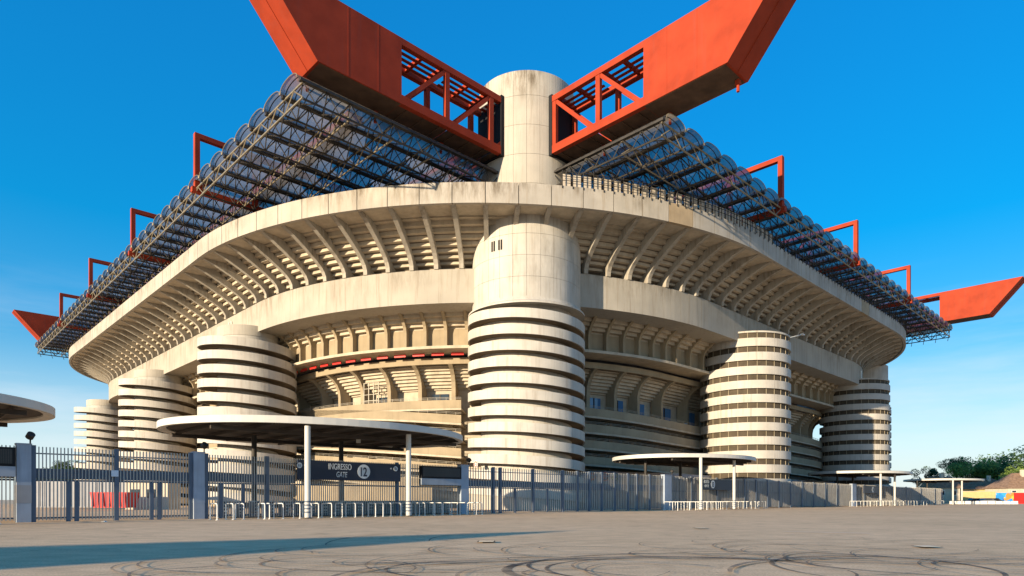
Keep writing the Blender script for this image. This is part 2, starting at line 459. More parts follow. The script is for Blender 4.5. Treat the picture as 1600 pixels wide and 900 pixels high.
# cast-iron covers and a worn painted line set in the asphalt
for px_, py_, lab in ((1095, 826.5, 'small dark drain cover in the asphalt before gate 13'), (760, 848, 'dark drain cover in the asphalt at the tip of the long shadow'), (1448, 856, 'dark drain cover in the asphalt at the lower right')):
    x_, y_ = gpt(px_, py_)
    root = thing('drain_cover', lab, 'drain cover', world=(x_, y_, 0))
    mb = MB(); mb.box(-.22, .22, -.22, .22, .031, .036); mb.build('frame', DSTEEL, root)
    for j_ in range(5): MB().box(-.18, .18, -.19 + j_ * .08, -.15 + j_ * .08, .0365, .042).build('grate_bar', BAR, root)
xa, ya = gpt(1225, 832); xb, yb = gpt(1362, 835)
mb = MB(); mb.add([(xa, ya, .033), (xb, yb, .033), (xb, yb + .12, .033), (xa, ya + .12, .033)], [(0, 1, 2, 3)])
mb.build('painted_line', mat('worn_line_paint', (0.62, 0.55, 0.46), 0.8, var=0.3, scale=3), kind='structure')

# ------------------------------------------------------------------ stadium bowl
N1, NA, N2 = 21, 23, 15           # bays: left straight, near corner arc, right straight
RA = 3.5                          # the corner arcs are this much wider than the radii quoted in the profiles
C_S, C_T = 78.2, 86.1
W1, W2 = 3.6, 52.9 / 15
def alpha(k):
    if k <= -N1: return PI + (k + N1) * R(90) / NA
    if k <= 0: return PI
    if k <= NA: return PI + k * R(90) / NA
    if k <= NA + N2: return 1.5 * PI
    return 1.5 * PI + (k - NA - N2) * R(90) / NA
def base(k):
    if k <= -N1: b_ = (C_S, C_T + N1 * W1)
    elif k <= 0: b_ = (C_S, C_T - k * W1)
    elif k <= NA: b_ = (C_S, C_T)
    elif k <= NA + N2: b_ = (C_S + (k - NA) * W2, C_T)
    else: b_ = (C_S + N2 * W2, C_T)
    a_ = alpha(k)
    return (b_[0] + RA * math.cos(a_), b_[1] + RA * math.sin(a_))
def P(k, r, z):
    b_ = base(k); a_ = alpha(k)
    return (b_[0] + r * math.cos(a_), b_[1] + r * math.sin(a_), z)
def ksteps(k0, k1, step=0.5):
    ks = [k0]; k = math.floor(k0 / step + 1e-6) * step + step
    while k < k1 - 1e-6:
        ks.append(k); k += step
    ks.append(k1)
    return ks
def plan_sweep(mb, prof, k0, k1, step=0.5, zf=None):
    secs = []
    for k in ksteps(k0, k1, step):
        dz = zf(k) if zf else 0
        secs.append([P(k, r, z + dz) for r, z in prof])
    return mb.sweep(secs)
def rect(r0, r1, z0, z1): return [(r0, z0), (r1, z0), (r1, z1), (r0, z1)]

stad = thing('stadium_bowl', 'huge cream concrete football stadium bowl with ribbed overhanging upper ring', 'stadium')
KA, KB = -40, 58
TOP, BOT = 33.56, 31.44
for k in range(KA, KB):
    mb = MB()
    plan_sweep(mb, rect(46.05, 46.5, BOT, TOP), k + .012, k + .988, 0.25)
    mb.build('parapet_panel', CONR if k in (18, 33) else CONP, stad)
mb = MB()
plan_sweep(mb, [(45.9, 31.6), (46.04, 31.6), (46.04, 33.5), (45.9, 33.5)], KA, KB); mb.build('parapet_backing', JOINT, stad)
mb = MB()
plan_sweep(mb, rect(42.9, 45.9, 31.62, 31.9), KA, KB); mb.build('gutter_slab', CONT, stad)
mb = MB()
plan_sweep(mb, rect(35.4, 39.0, 23.5, 27.36), KA, KB); mb.build('ring_beam', CONB, stad)

rib_prof = [(38.6, 27.37), (39.15, 27.37), (39.2, 27.9), (39.5, 28.4), (40.0, 28.85), (41.0, 29.45), (42.6, 30.25), (44.4, 31.05),
            (45.6, 31.45), (45.9, 31.61), (43.0, 31.61), (36.4, 27.37)]
mb = MB(); mb.extrude(rib_prof, -.25, .25); rib_me = mb.mesh('rib')
SC_K = [k for k in range(KA, KB + 1)]
for k in SC_K:
    b_ = base(k)
    put('rib', rib_me, CONB, stad, loc=(b_[0], b_[1], 0), rot=(0, 0, alpha(k)))
NS = 9
def step_prof(i, r0=36.55, z0=27.45, dr=.71, dz=.465):
    r = r0 + i * dr; z = z0 + i * dz
    return [(r, z), (r + .14, z), (r + .14, z + dz - .16), (r + dr + .14, z + dz - .16), (r + dr + .14, z + dz), (r, z + dz)]
def add_steps(mb, k0, k1, rng=range(NS), **kw):
    for i in rng: plan_sweep(mb, step_prof(i, **kw), k0, k1)
for k in range(-4, 27):
    if k in (11,): continue
    for i in range(NS):
        mb = MB(); plan_sweep(mb, step_prof(i), k + .05, k + .95); mb.build('tier_step', CONT, stad)
for (k0, k1) in ((KA, -4), (27, KB), (11, 12)):
    mb = MB()
    for i in range(NS): plan_sweep(mb, step_prof(i), k0, k1)
    mb.build('tier_steps', CONT, stad, kind='stuff')
mb = MB()
plan_sweep(mb, [(36.1, 27.3), (36.4, 27.3), (43.0, 31.9), (42.6, 31.9)], KA, KB, 1); mb.build('tier_backing', DARKC, stad)  # dark slab added behind the steps to block light

# second ring, seen in the shade under the beam
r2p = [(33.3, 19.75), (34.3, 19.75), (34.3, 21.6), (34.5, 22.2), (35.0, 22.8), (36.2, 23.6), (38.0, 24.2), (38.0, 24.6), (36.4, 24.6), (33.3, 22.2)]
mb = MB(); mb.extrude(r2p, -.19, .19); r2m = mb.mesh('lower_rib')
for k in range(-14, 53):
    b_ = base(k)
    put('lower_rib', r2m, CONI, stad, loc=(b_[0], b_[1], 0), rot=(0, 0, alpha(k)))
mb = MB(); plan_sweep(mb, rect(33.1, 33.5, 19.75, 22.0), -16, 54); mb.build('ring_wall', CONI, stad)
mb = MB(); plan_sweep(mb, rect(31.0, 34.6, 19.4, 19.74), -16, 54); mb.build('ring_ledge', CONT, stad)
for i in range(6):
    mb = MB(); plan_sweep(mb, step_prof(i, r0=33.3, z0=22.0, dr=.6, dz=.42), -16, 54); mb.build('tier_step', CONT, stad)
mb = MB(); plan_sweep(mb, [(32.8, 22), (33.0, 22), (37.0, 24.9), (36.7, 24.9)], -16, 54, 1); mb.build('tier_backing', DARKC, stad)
for k in range(-3, 11):
    mb = MB(); plan_sweep(mb, rect(32.9, 33.05, 18.9, 19.25), k + .18, k + .80); mb.build('red_banner', REDP, stad)

# first ring
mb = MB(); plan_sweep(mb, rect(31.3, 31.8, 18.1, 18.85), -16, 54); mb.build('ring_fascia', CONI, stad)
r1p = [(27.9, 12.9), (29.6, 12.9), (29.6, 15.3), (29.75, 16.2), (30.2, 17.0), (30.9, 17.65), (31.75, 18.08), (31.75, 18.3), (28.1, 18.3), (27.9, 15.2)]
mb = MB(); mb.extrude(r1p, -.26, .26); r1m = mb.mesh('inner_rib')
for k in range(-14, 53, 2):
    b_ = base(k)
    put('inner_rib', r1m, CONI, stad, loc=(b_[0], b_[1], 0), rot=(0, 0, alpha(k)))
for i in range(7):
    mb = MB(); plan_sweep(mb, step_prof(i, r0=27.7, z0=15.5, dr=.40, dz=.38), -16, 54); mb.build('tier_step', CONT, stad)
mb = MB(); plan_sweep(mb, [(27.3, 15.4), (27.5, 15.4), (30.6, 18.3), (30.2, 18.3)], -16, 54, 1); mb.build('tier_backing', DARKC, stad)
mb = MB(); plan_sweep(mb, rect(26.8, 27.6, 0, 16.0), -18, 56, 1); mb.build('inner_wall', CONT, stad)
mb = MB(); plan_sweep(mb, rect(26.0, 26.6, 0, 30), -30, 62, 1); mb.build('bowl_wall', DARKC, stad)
for k in range(-14, 46, 2):
    if k % 4 == 0 or k > 12:
        mb = MB(); plan_sweep(mb, rect(27.62, 27.72, 13.0, 15.0), k + .45, k + 1.5)
        o = mb.build('window', GLASSB if k > 12 or k in (0, -4) else GLASSD, stad)
        mb = MB(); plan_sweep(mb, rect(27.73, 27.8, 13.0, 15.0), k + .93, k + 1.0); mb.build('frame', DSTEEL, o)
MULL2 = mat('lift_frame_paint', (0.42, 0.38, 0.30), 0.6)
# glazed lift box lit by the sun on the near balcony
for k0 in (4.4, 4.75, 5.1, 5.45):
    mb = MB(); plan_sweep(mb, rect(30.2, 30.3, 13.4, 16.6), k0, k0 + .05, 1); mb.build('mullion', MULL2, stad)
for z_ in (13.4, 14.2, 15.0, 15.8, 16.55):
    mb = MB(); plan_sweep(mb, rect(30.2, 30.3, z_, z_ + .07), 4.4, 5.5, .5); mb.build('transom', MULL2, stad)

# sloping ramps wrapped round the lower facade
segs = [(-2.4, 10.6, lambda k: .19 * (11.5 - k)), (12.4, 27.2, lambda k: -.105 * (k - 11.5)), (28.6, 52.0, lambda k: -.10 * (k - 33)), (-14.5, -4, lambda k: -.12 * (k + 9))]
rl = mat('railing_metal', (0.30, 0.27, 0.22), 0.6, metal=0.3)
for si, (k0, k1, zf) in enumerate(segs):
    for b_i in range(6):
        zb = 12.55 - 2.08 * b_i
        f_ = zf
        if b_i == 0:
            f_ = (lambda k: 0.0) if si == 0 else zf
        mb = MB(); plan_sweep(mb, [(31.75, zb), (31.95, zb), (31.95, zb + 1.0), (31.75, zb + 1.0)], k0, k1, .5, f_)
        mb.build('ramp_parapet', CONI, stad)
        mb = MB(); plan_sweep(mb, [(27.6, zb - .25), (31.9, zb - .25), (31.9, zb - .004), (27.6, zb - .004)], k0, k1, .5, f_)
        mb.build('ramp_slab', CONT, stad)
        mb = MB()
        for h in (1.16, 1.32):
            plan_sweep(mb, rect(31.83, 31.87, zb + h, zb + h + .035), k0, k1, .5, f_)
        k = k0 + .2
        while k < k1:
            plan_sweep(mb, rect(31.83, 31.87, zb + .99, zb + 1.34), k, k + .015, 1, f_); k += .5
        mb.build('ramp_railing', rl, stad)
        k = math.ceil(k0)
        while k < k1:
            mb = MB(); plan_sweep(mb, [(28.5, zb - .26), (31.7, zb - .26), (28.5, zb - 1.0)], k - .05, k + .05, 1, f_); k += 2
            mb.build('bracket', CONI, stad)
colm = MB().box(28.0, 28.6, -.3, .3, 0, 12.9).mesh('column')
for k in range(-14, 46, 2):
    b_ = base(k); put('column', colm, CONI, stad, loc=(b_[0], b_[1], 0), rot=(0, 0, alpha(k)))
for (k0, k1) in ((13.5, 26.5), (29, 50), (-2.0, 9.4), (-13, -3.6)):
    mb = MB(); plan_sweep(mb, rect(34.4, 34.7, 0, 4.6 if k0 > 10 else 3.1), k0, k1, .5); mb.build('base_wall', GREYW if k0 > 10 else CONI, stad)

# fence of lit panels and posts on top of the parapet, right of the tower
frp = mat('parapet_fence_panel', (0.50, 0.43, 0.34), 0.8)
k = 14.33
fpost = MB()
while k < 52:
    plan_sweep(fpost, rect(46.52, 46.60, 33.3, 35.15), k - .009, k + .009, 1); k += 1 / 3
fpost.build('parapet_fence_posts', DSTEEL, stad, kind='stuff')
rail = MB()
for z_ in (34.1, 34.55, 35.0): plan_sweep(rail, rect(46.45, 46.5, z_, z_ + .05), 14.33, 52, .5)
rail.build('parapet_fence_rail', DSTEEL, stad)
for k in range(14, 24):
    for j in range(3):
        if k == 14 and j == 0: continue
        k0 = k + j / 3
        mb = MB(); plan_sweep(mb, rect(46.1, 46.16, 33.6, 34.95), k0 + .05, k0 + .29, 1); mb.build('parapet_fence_panel', frp, stad)
# antennas above the side ramps, on the face of the beam
for k, n_ in ((-2.6, 2), (40.3, 2)):
    for j in range(n_):
        p = P(k + j * .22, 39.12, 0)
        mb = MB(); mb.tube((p[0], p[1], 24.6), (p[0], p[1], 26.6), .09, 8); mb.build('antenna', WHITE, stad)

# ------------------------------------------------------------------ towers
def D_secs(prof, Rr, Lb, z0, drop, n=64, Lr=None, aend=PI / 2):
    """prof in (radial, z); D-shaped path: straight - half circle - straight, sloping down along it"""
    pts = []
    Lr = Lb if Lr is None else Lr
    span = aend + PI / 2
    total = Lb + Lr + span * Rr
    m_ = 6
    for i in range(m_): pts.append((('L', -Lb + Lb * i / m_), Lb * i / m_))
    for i in range(n + 1): pts.append((('A', -PI / 2 + span * i / n), Lb + span * Rr * i / n))
    if Lr > 0:
      for i in range(1, m_ + 1): pts.append((('R', -Lr * i / m_), Lb + PI * Rr + Lr * i / m_))
    secs = []
    for (kd, u), d_ in pts:
        dz = z0 - drop * (d_ / total - .5)
        if kd == 'A': secs.append([(r * math.cos(u), r * math.sin(u), z + dz) for r, z in prof])
        elif kd == 'L': secs.append([(u, -r, z + dz) for r, z in prof])
        else: secs.append([(u, r, z + dz) for r, z in prof])
    return secs

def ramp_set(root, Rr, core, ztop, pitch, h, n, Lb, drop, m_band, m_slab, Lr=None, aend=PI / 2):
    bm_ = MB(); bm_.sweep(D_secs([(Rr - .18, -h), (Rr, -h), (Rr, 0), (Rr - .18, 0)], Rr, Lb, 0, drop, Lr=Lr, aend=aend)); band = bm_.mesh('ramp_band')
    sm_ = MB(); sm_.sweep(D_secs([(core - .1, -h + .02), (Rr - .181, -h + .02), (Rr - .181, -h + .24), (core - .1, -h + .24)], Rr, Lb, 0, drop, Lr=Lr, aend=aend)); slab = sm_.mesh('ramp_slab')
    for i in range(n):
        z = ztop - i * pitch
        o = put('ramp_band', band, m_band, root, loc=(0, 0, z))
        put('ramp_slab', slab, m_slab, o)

def panel_drum(root, Rd, zrows, npan, m_, joint):
    core = MB().ring(Rd - .5, Rd - .09, zrows[0] + .01, zrows[-1] - .01, n=72).mesh('drum_core')
    put('drum_core', core, joint, root)
    da = 2 * PI / npan
    cache = {}
    for z0, z1 in zip(zrows[:-1], zrows[1:]):
        h = round(z1 - z0, 3)
        if h not in cache:
            cache[h] = MB().ring(Rd - .12, Rd, .014, h - .014, a0=.0022, a1=da - .0022, n=4).mesh('drum_panel')
        for j in range(npan):
            put('drum_panel', cache[h], m_, root, loc=(0, 0, z0), rot=(0, 0, j * da))
    top = MB().disc_cyl(Rd - .2, zrows[-1] - .1, zrows[-1] - .02, 72).mesh('drum_top')
    put('drum_top', top, m_, root)

def corner_tower(s, t, face, label, full=True):
    root = thing('corner_tower', label, 'tower', s, t, 0, face, group='round concrete towers at the stadium corners')
    if full:
        panel_drum(root, 5.55, [33.0, 35.4, 38.57, 41.74, 44.9, 47.6], 24, CONU, JOINT)
        panel_drum(root, 6.3, [22.75, 25.05, 27.35, 29.65, 31.9], 26, CONW, JOINT)
    else:
        MB().disc_cyl(5.6, 33, 47.6, 72).build('upper_drum', CONU, root)
        MB().disc_cyl(6.15, 21.9, 31.9, 72).build('lower_drum', CONW, root)
    MB().disc_cyl(5.45, 31.9, 33.0, 48).build('drum_neck', CONU, root)
    # flared skirt under the plain drum
    sk = MB()
    secs = []
    for i in range(96):
        a_ = 2 * PI * i / 96
        secs.append([(r * math.cos(a_), r * math.sin(a_), z) for r, z in ((6.25, 23.0), (6.31, 22.8), (6.45, 22.5), (6.78, 22.3), (6.78, 22.12), (5.0, 22.3), (5.0, 23.0))])
    sk.sweep(secs, True).build('drum_skirt', CONW, root)
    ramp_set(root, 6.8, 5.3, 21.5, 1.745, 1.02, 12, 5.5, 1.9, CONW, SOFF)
    MB().disc_cyl(5.3, 0, 22.9, 80).build('core', CONW, root)
    MB().disc_cyl(6.65, 0, 2.6, 96).build('base_drum', CONB, root)
    for da in (-22, -4, 14):
        M = Matrix.Rotation(R(da), 4, 'Z')
        MB().box(6.5, 6.68, -.3, .3, 1.9, 2.35, M).build('window', GLASSD, root)
    if full:
        for da in (-36.5, -33.8, -28.2, -25.5):
            M = Matrix.Rotation(R(da) , 4, 'Z')
            MB().box(6.0, 6.33, -.1, .1, 28.1, 29.2, M).build('slit_window', BLACK, root)
    return root
TS, TT = 53.8, 53.3
ct = corner_tower(TS, TT, R(225), 'tallest round tower at the near corner, plain drum above stacked white spiral bands')
ct2 = corner_tower(165.0, TT, R(315), 'far right corner tower with grey drum, mostly hidden behind the striped tower', full=False)
ct3 = corner_tower(53.9, 188.5, R(135), 'far left corner tower hidden behind the ramp towers and roof', full=False)
mb = MB()
for x0, y0 in ((.2, -.5), (.9, .2), (-.6, .4)):
    mb.box(x0 - .35, x0 + .35, y0 - .3, y0 + .3, 47.6, 48.2); mb.tube((x0 - .6, y0, 47.7), (x0 + .6, y0 + .2, 48.4), .1, 6)
rootp = ct
o = mb.build('winch', RED, rootp)

# ramp towers of the left side
def ramp_tower(s, t, face, label):
    root = thing('ramp_tower', label, 'tower', s, t, 0, face, group='spiral ramp towers along the left facade')
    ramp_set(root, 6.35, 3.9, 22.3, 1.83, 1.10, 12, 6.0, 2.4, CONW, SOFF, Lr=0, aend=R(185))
    MB().disc_cyl(3.9, 0, 24.2, 72).build('core', CONW, root)
    MB().box(-5, 0, -3.88, 1.0, 0, 21.5).build('core_wing', CONW, root)
    cp = MB().ring(3.89, 3.97, 22.9, 24.25, n=72); cp.build('cap_band', CONU, root)
    return root
rt1 = ramp_tower(36.0, 89.7, PI, 'nearest spiral ramp tower on the left, standing behind the gate 12 canopy')
rt2 = ramp_tower(36.0, 130.5, PI, 'middle spiral ramp tower on the left, between the nearest and the farthest')
rt3 = ramp_tower(37.5, 177, PI - R(8), 'farthest spiral ramp tower on the left, with sky between its bands')
for r_ in (rt1, rt2):
    for j, (a_, z_, w_) in enumerate(((-50, 2.0, .7), (-25, 2.0, .5), (5, 2.0, .7))):
        M = Matrix.Rotation(R(a_), 4, 'Z')
        MB().box(3.7, 3.93, -w_, w_, z_ - .5, z_ + .3, M).build('window', GLASSD, r_)

# banded towers of the right side, dark mesh strips between white rings
def banded_tower(s, t, label):
    root = thing('banded_tower', label, 'tower', s, t, 0, R(270), group='banded towers along the right facade')
    Rr = 6.4; ztop = 23.75; pitch = 1.97; h = 1.14
    MB().disc_cyl(5.7, 0, 24.2, 72).build('core', MESHD, root)
    band = MB().ring(Rr - .2, Rr, -h, 0, n=96).mesh('band')
    slab = MB().ring(5.7, Rr - .201, -h + .03, -h + .25, n=72).mesh('floor_slab')
    da = 2 * PI / 30
    mull = MB().box(Rr - .27, Rr - .21, -.03, .03, 0, pitch - h).mesh('mullion')
    hh = pitch - h
    pan = MB().ring(Rr - .34, Rr - .30, 0.002, hh - .002, a0=.006, a1=da - .006, n=3).mesh('mesh_window')
    for i in range(12):
        z = ztop - i * pitch
        o = put('band', band, CONW, root, loc=(0, 0, z))
        put('floor_slab', slab, CONT, o)
        for j in range(-11, 10):
            a_ = j * da
            put('mullion', mull, MULL, root, loc=(0, 0, z), rot=(0, 0, a_))
            if z > .5: put('mesh_window', pan, MESHD, root, loc=(0, 0, z), rot=(0, 0, a_))
    MB().ring(5.2, Rr - .1, 24.52, 24.75, n=80).build('cap_ring', CONW, root)
    MB().disc_cyl(5.0, 24.2, 24.9, 64).build('cap', CONW, root)
    return root
bt1 = banded_tower(92.4, 45.6, 'nearer of the two banded towers on the right, fully sunlit')
bt2 = banded_tower(142.2, 46.7, 'farther banded tower on the right, its left half in shadow')
mb = MB(); mb.tube((5.3, 3.2, 24.9), (5.8, 6.6, 25.9), .06, 6); mb.build('lamp_arm', WHITE, bt1); MB().box(5.6, 6.0, 6.4, 7.2, 25.85, 26.0).build('lamp_head', WHITE, bt1)

# ------------------------------------------------------------------ red roof girders
ZB, ZT = 38.66, 44.9
CH = .85
def girder(origin, axis, tip, total, label, far=False):
    """box girder in its own frame: local x runs inwards from the tip, y across (3.8 m wide)"""
    root = thing('roof_girder', label, 'girder', origin[0], origin[1], 0, 0 if axis == 's' else R(90), group='red steel roof girders')
    if axis == 't':
        pass
    hw = 1.9
    solid = 8.6
    # solid closed part with the raked tip
    prof = [(0, ZB), (solid, ZB), (solid, ZT), (-5.4, ZT)]
    MB().extrude(prof, -hw, hw).build('closed_box', RED, root)
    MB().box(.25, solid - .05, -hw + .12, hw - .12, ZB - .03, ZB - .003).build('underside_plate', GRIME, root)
    # stiffener ridge down the raked face and seams on the flanks: real strips standing proud
    for yy in (-hw - .012, hw + .004):
        for xx in (2.9, 6.0):
            MB().box(xx, xx + .05, yy, yy + .012, ZB + .05, ZT - .05).build('seam', RED, root)
    m = MB()
    dx, dz = -5.4, ZT - ZB
    ln = math.hypot(dx, dz)
    nx, nz_ = -dz / ln, dx / ln       # outward normal of the raked face
    for yy in (-.06,):
        m.add([(0, -.06, ZB), (0, .06, ZB), (dx, .06, ZT), (dx, -.06, ZT), (nx * .06, -.06, ZB + nz_ * .06), (nx * .06, .06, ZB + nz_ * .06), (dx + nx * .06, .06, ZT + nz_ * .06), (dx + nx * .06, -.06, ZT + nz_ * .06)],
              [(0, 1, 2, 3), (4, 5, 6, 7), (0, 1, 5, 4), (2, 3, 7, 6), (0, 3, 7, 4), (1, 2, 6, 5)])
    m.build('face_ridge', RED, root)
    for y0 in (-hw, hw - .55):
        MB().box(solid + .002, total, y0, y0 + .55, ZB, ZB + CH).build('bottom_chord', RED, root)
        MB().box(solid + .002, total, y0, y0 + .55, ZT - CH * .75, ZT).build('top_chord', RED, root)
    x = solid; i = 0
    while x < total - 3:
        step = 6.0
        x1 = min(x + step, total)
        for y0 in (-hw + .05, hw - .45):
            if x1 < total + 1: MB().box(x1 - .7, x1 - .15, y0, y0 + .4, ZB + CH, ZT - CH * .75).build('post', RED, root)
            p0 = Vector((x + .5, y0 + .2, ZB + CH - .1)); p1 = Vector((x1 - .5, y0 + .2, ZT - CH * .75 + .1))
            d = (p1 - p0); dn = d.normalized(); up = Vector((-dn.z, 0, dn.x)) * .2
            mm_ = MB()
            vs = []
            for p in (p0, p1):
                for sy in (-.15, .15):
                    for su in (-1, 1): vs.append(p + up * su + Vector((0, sy, 0)))
            mm_.add(vs, [(0, 1, 3, 2), (4, 6, 7, 5), (0, 4, 5, 1), (2, 3, 7, 6), (0, 2, 6, 4), (1, 5, 7, 3)])
            mm_.build('diagonal', RED, root)
        # cross member, longitudinal stringers and a closed bottom plate
        MB().box(x1 - .95, x1 - .75, -hw + .56, hw - .56, ZT - .6, ZT - .1).build('cross_member', RED, root)
        MB().box(x + 2.6, x + 2.9, -hw + .56, hw - .56, ZT - .5, ZT - .1).build('cross_member', RED, root)
        for yy in (-.95, -.25, .45): MB().box(x + .2, x1 - .96, yy, yy + .32, ZT - .62, ZT - .51).build('stringer', RED, root)
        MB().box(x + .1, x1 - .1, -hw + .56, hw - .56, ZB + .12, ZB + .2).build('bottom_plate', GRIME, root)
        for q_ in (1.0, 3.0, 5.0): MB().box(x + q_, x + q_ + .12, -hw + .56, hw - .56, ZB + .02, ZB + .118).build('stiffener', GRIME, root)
        x += step; i += 1
        if i > (5 if far else 5): break
    # the rest of the span between the towers as a plain continuation
    MB().box(x, total, -hw + .56, hw - .56, ZB + .3, ZB + .5).build('deck', RED, root)
    return root
# frame along s: local x = +s. tip at s=26.4
g1 = girder((26.6, 53.4), 's', 0, 160, 'red box girder jutting out to the upper left of the near tower')
# frame along t: rotate by 90 deg: local x -> +t
g2 = girder((53.9, 27.2), 't', 0, 180, 'red box girder jutting out to the upper right of the near tower')
g3 = girder((26.6, 188.9), 's', 0, 160, 'dark red girder end poking out beyond the far left end of the roof', far=True)
g4 = girder((162.2, 27.2), 't', 0, 180, 'orange-red girder end poking out beyond the far right end of the roof', far=True)
for g, yy in ((g1, 1.0), (g2, -1.0)):
    for xx in (.5, 7.5, 15.5):
        MB().tube((xx, yy, 37.6), (xx, yy, ZB), .14, 8).build('hanger', RED, g)
        MB().box(xx - .2, xx + .2, yy - .2, yy + .2, 38.2, ZB - .003).build('hanger_bracket', RED, g)
# recess shade painted as black boxes where the girders enter the near tower
MB().box(21.5, 22.4, -1.93, 1.93, ZB - .12, ZT + .2).build('recess_shade', BLACK, g1)
MB().box(20.4, 21.5, -1.93, 1.93, ZB - .12, ZT + .2).build('recess_shade', BLACK, g2)

# red end frames rising through the roof edge
def end_frame(s, t, axis, label):
    root = thing('roof_end_frame', label, 'steel frame', s, t, 0, 0 if axis == 's' else R(90), group='red end frames along the roof edge')
    z0, z1 = 37.0, 43.26
    MB().box(0, .55, -.3, .3, z0, z1).build('post', RED, root)
    MB().box(.552, 22, -.3, .3, z1 - .55, z1).build('top_chord', RED, root)
    MB().box(-.3, 22, -.3, .3, z0 - .6, z0 - .003).build('bottom_chord', RED, root)
    m = MB()
    for x0, x1 in ((6.6, .6), (7.2, 13)):
        p0, p1 = Vector((x0, 0, z1 - .6)), Vector((x1, 0, z0 + .1))
        d = (p1 - p0).normalized(); up = Vector((-d.z, 0, d.x)) * .17
        vs = [p + up * su + Vector((0, sy, 0)) for p in (p0, p1) for sy in (-.16, .16) for su in (-1, 1)]
        MB().add(vs, [(0, 1, 3, 2), (4, 6, 7, 5), (0, 4, 5, 1), (2, 3, 7, 6), (0, 2, 6, 4), (1, 5, 7, 3)]).build('diagonal', RED, root)
    MB().box(6.7, 7.3, -.28, .28, z0, z1 - .552).build('post', RED, root)
    return root
SE, TE = 25.7, 34.3
names = ['nearest', 'second', 'third', 'farthest']
for i, t_ in enumerate((79, 105.8, 132.7, 159.2)):
    end_frame(SE - .2, t_, 's', f'{names[i]} red rectangular frame above the left roof edge, counted from the near tower')
for i, s_ in enumerate((79.2, 105.5, 132.6)):
    end_frame(s_, TE - .2, 't', f'{names[i]} orange-red frame above the right roof edge, counted from the near tower')

# ------------------------------------------------------------------ translucent roofs on space frames
def roof(axis, v0, v1, depth, label):
    """local x inwards from the edge, local y along the facade"""
    if axis == 's':
        root = thing('stand_roof', label, 'roof', SE, v0, 0, 0)
        sg = 1
    else:
        root = thing('stand_roof', label, 'roof', v0, TE, 0, R(90))
        sg = -1
    Lr = v1 - v0
    n = round(Lr / 3.5); w_ = Lr / n
    zu, zl, rise = 36.95, 35.45, .75
    # vault sheet (shared)
    m = MB(); seg = 10
    def arc(yb):
        pts = []
        for j in range(seg + 1):
            a_ = PI * j / seg
            pts.append((yb + sg * (w_ / 2 - math.cos(a_) * (w_ / 2 - .06)), zu + .12 + rise * math.sin(a_) ** .8))
        return pts
    A = arc(0)
    vs = []
    for x in (-.5, depth): vs += [(x, y, z) for y, z in A]
    m.add(vs, [(j, j + 1, seg + 2 + j, seg + 1 + j) for j in range(seg)])
    sheet = m.mesh('vault_sheet')
    m = MB()
    x = 0
    while x < depth:
        for (y0, z0), (y1, z1) in zip(A[:-1], A[1:]): m.tube((x, y0, z0 - .05), (x, y1, z1 - .05), .05, 4, cap=False)
        x += .9
    arch = m.mesh('arch_ribs')
    # bright metal rim at the open end of each vault
    m = MB()
    for (y0, z0), (y1, z1) in zip(A[:-1], A[1:]): m.tube((-.5, y0, z0), (-.5, y1, z1), .042, 4)
    rim = m.mesh('vault_rim')
    # valley truss: upper and lower chords with zigzag, running inwards
    m = MB(); hb = w_ / 2
    m.box(-.3, depth, -.2, .2, zu - .08, zu + .14)
    vt_up = m.mesh('valley_gutter')
    m = MB()
    m.tube((0, 0, zl), (depth, 0, zl), .10, 5)
    x = 0; q = 2.3
    while x < depth - q:
        m.tube((x, 0, zu), (x + q / 2, 0, zl), .06, 4, cap=False); m.tube((x + q / 2, 0, zl), (x + q, 0, zu), .06, 4, cap=False)
        # braces leaning to the next line
        m.tube((x + q / 2, 0, zl), (x + q / 2, sg * w_, zu), .055, 4, cap=False)
        m.tube((x + q / 2, sg * w_, zl), (x, 0, zu), .055, 4, cap=False)
        m.tube((x + q / 2, 0, zl), (x + q, sg * w_ / 2, zu), .045, 4, cap=False)
        x += q
    truss = m.mesh('valley_truss')
    for i in range(n):
        y = sg * i * w_
        o = put('vault_sheet', sheet, POLY, root, loc=(0, y, 0))
        put('vault_rim', rim, STEEL, o)
        put('arch_ribs', arch, DSTEEL, o)
    for i in range(n + 1):
        y = sg * i * w_
        o = put('valley_truss', truss, STEEL if i % 3 else DSTEEL, root, loc=(0, y, 0))
        put('valley_gutter', vt_up, DSTEEL, o)
    x = 0; j = 0
    while x <= depth:
        m = MB()
        rr = .095 if j == 0 else .08
        m.tube((x, 0, zl + .1), (x, sg * Lr, zl + .1), rr, 5); m.tube((x, 0, zu - .1), (x, sg * Lr, zu - .1), rr, 5)
        st = w_ / 2
        for i in range(int(round(Lr / st))):
            y0 = sg * i * st; y1 = sg * (i + 1) * st
            za, zb_ = (zl + .1, zu - .1) if i % 2 == 0 else (zu - .1, zl + .1)
            m.tube((x, y0, za), (x, y1, zb_), .06, 4, cap=False)
        m.build('edge_truss' if j == 0 else 'longitudinal_truss', STEEL, root)
        x += 4.6; j += 1
    return root
rfL = roof('s', 52.4, 187.4, 27.6, 'long lattice roof with translucent barrel vaults over the left stand')
rfR = roof('t', 52.8, 161.9, 25.0, 'long lattice roof with translucent barrel vaults over the right stand')
# red catwalk beam lying above the vaults
MB().box(6.6, 8.2, 4, 134, 38.3, 38.9).build('catwalk_beam', RED, rfL)
MB().box(6.6, 8.2, -106, -4, 38.3, 38.9).build('catwalk_beam', RED, rfR)

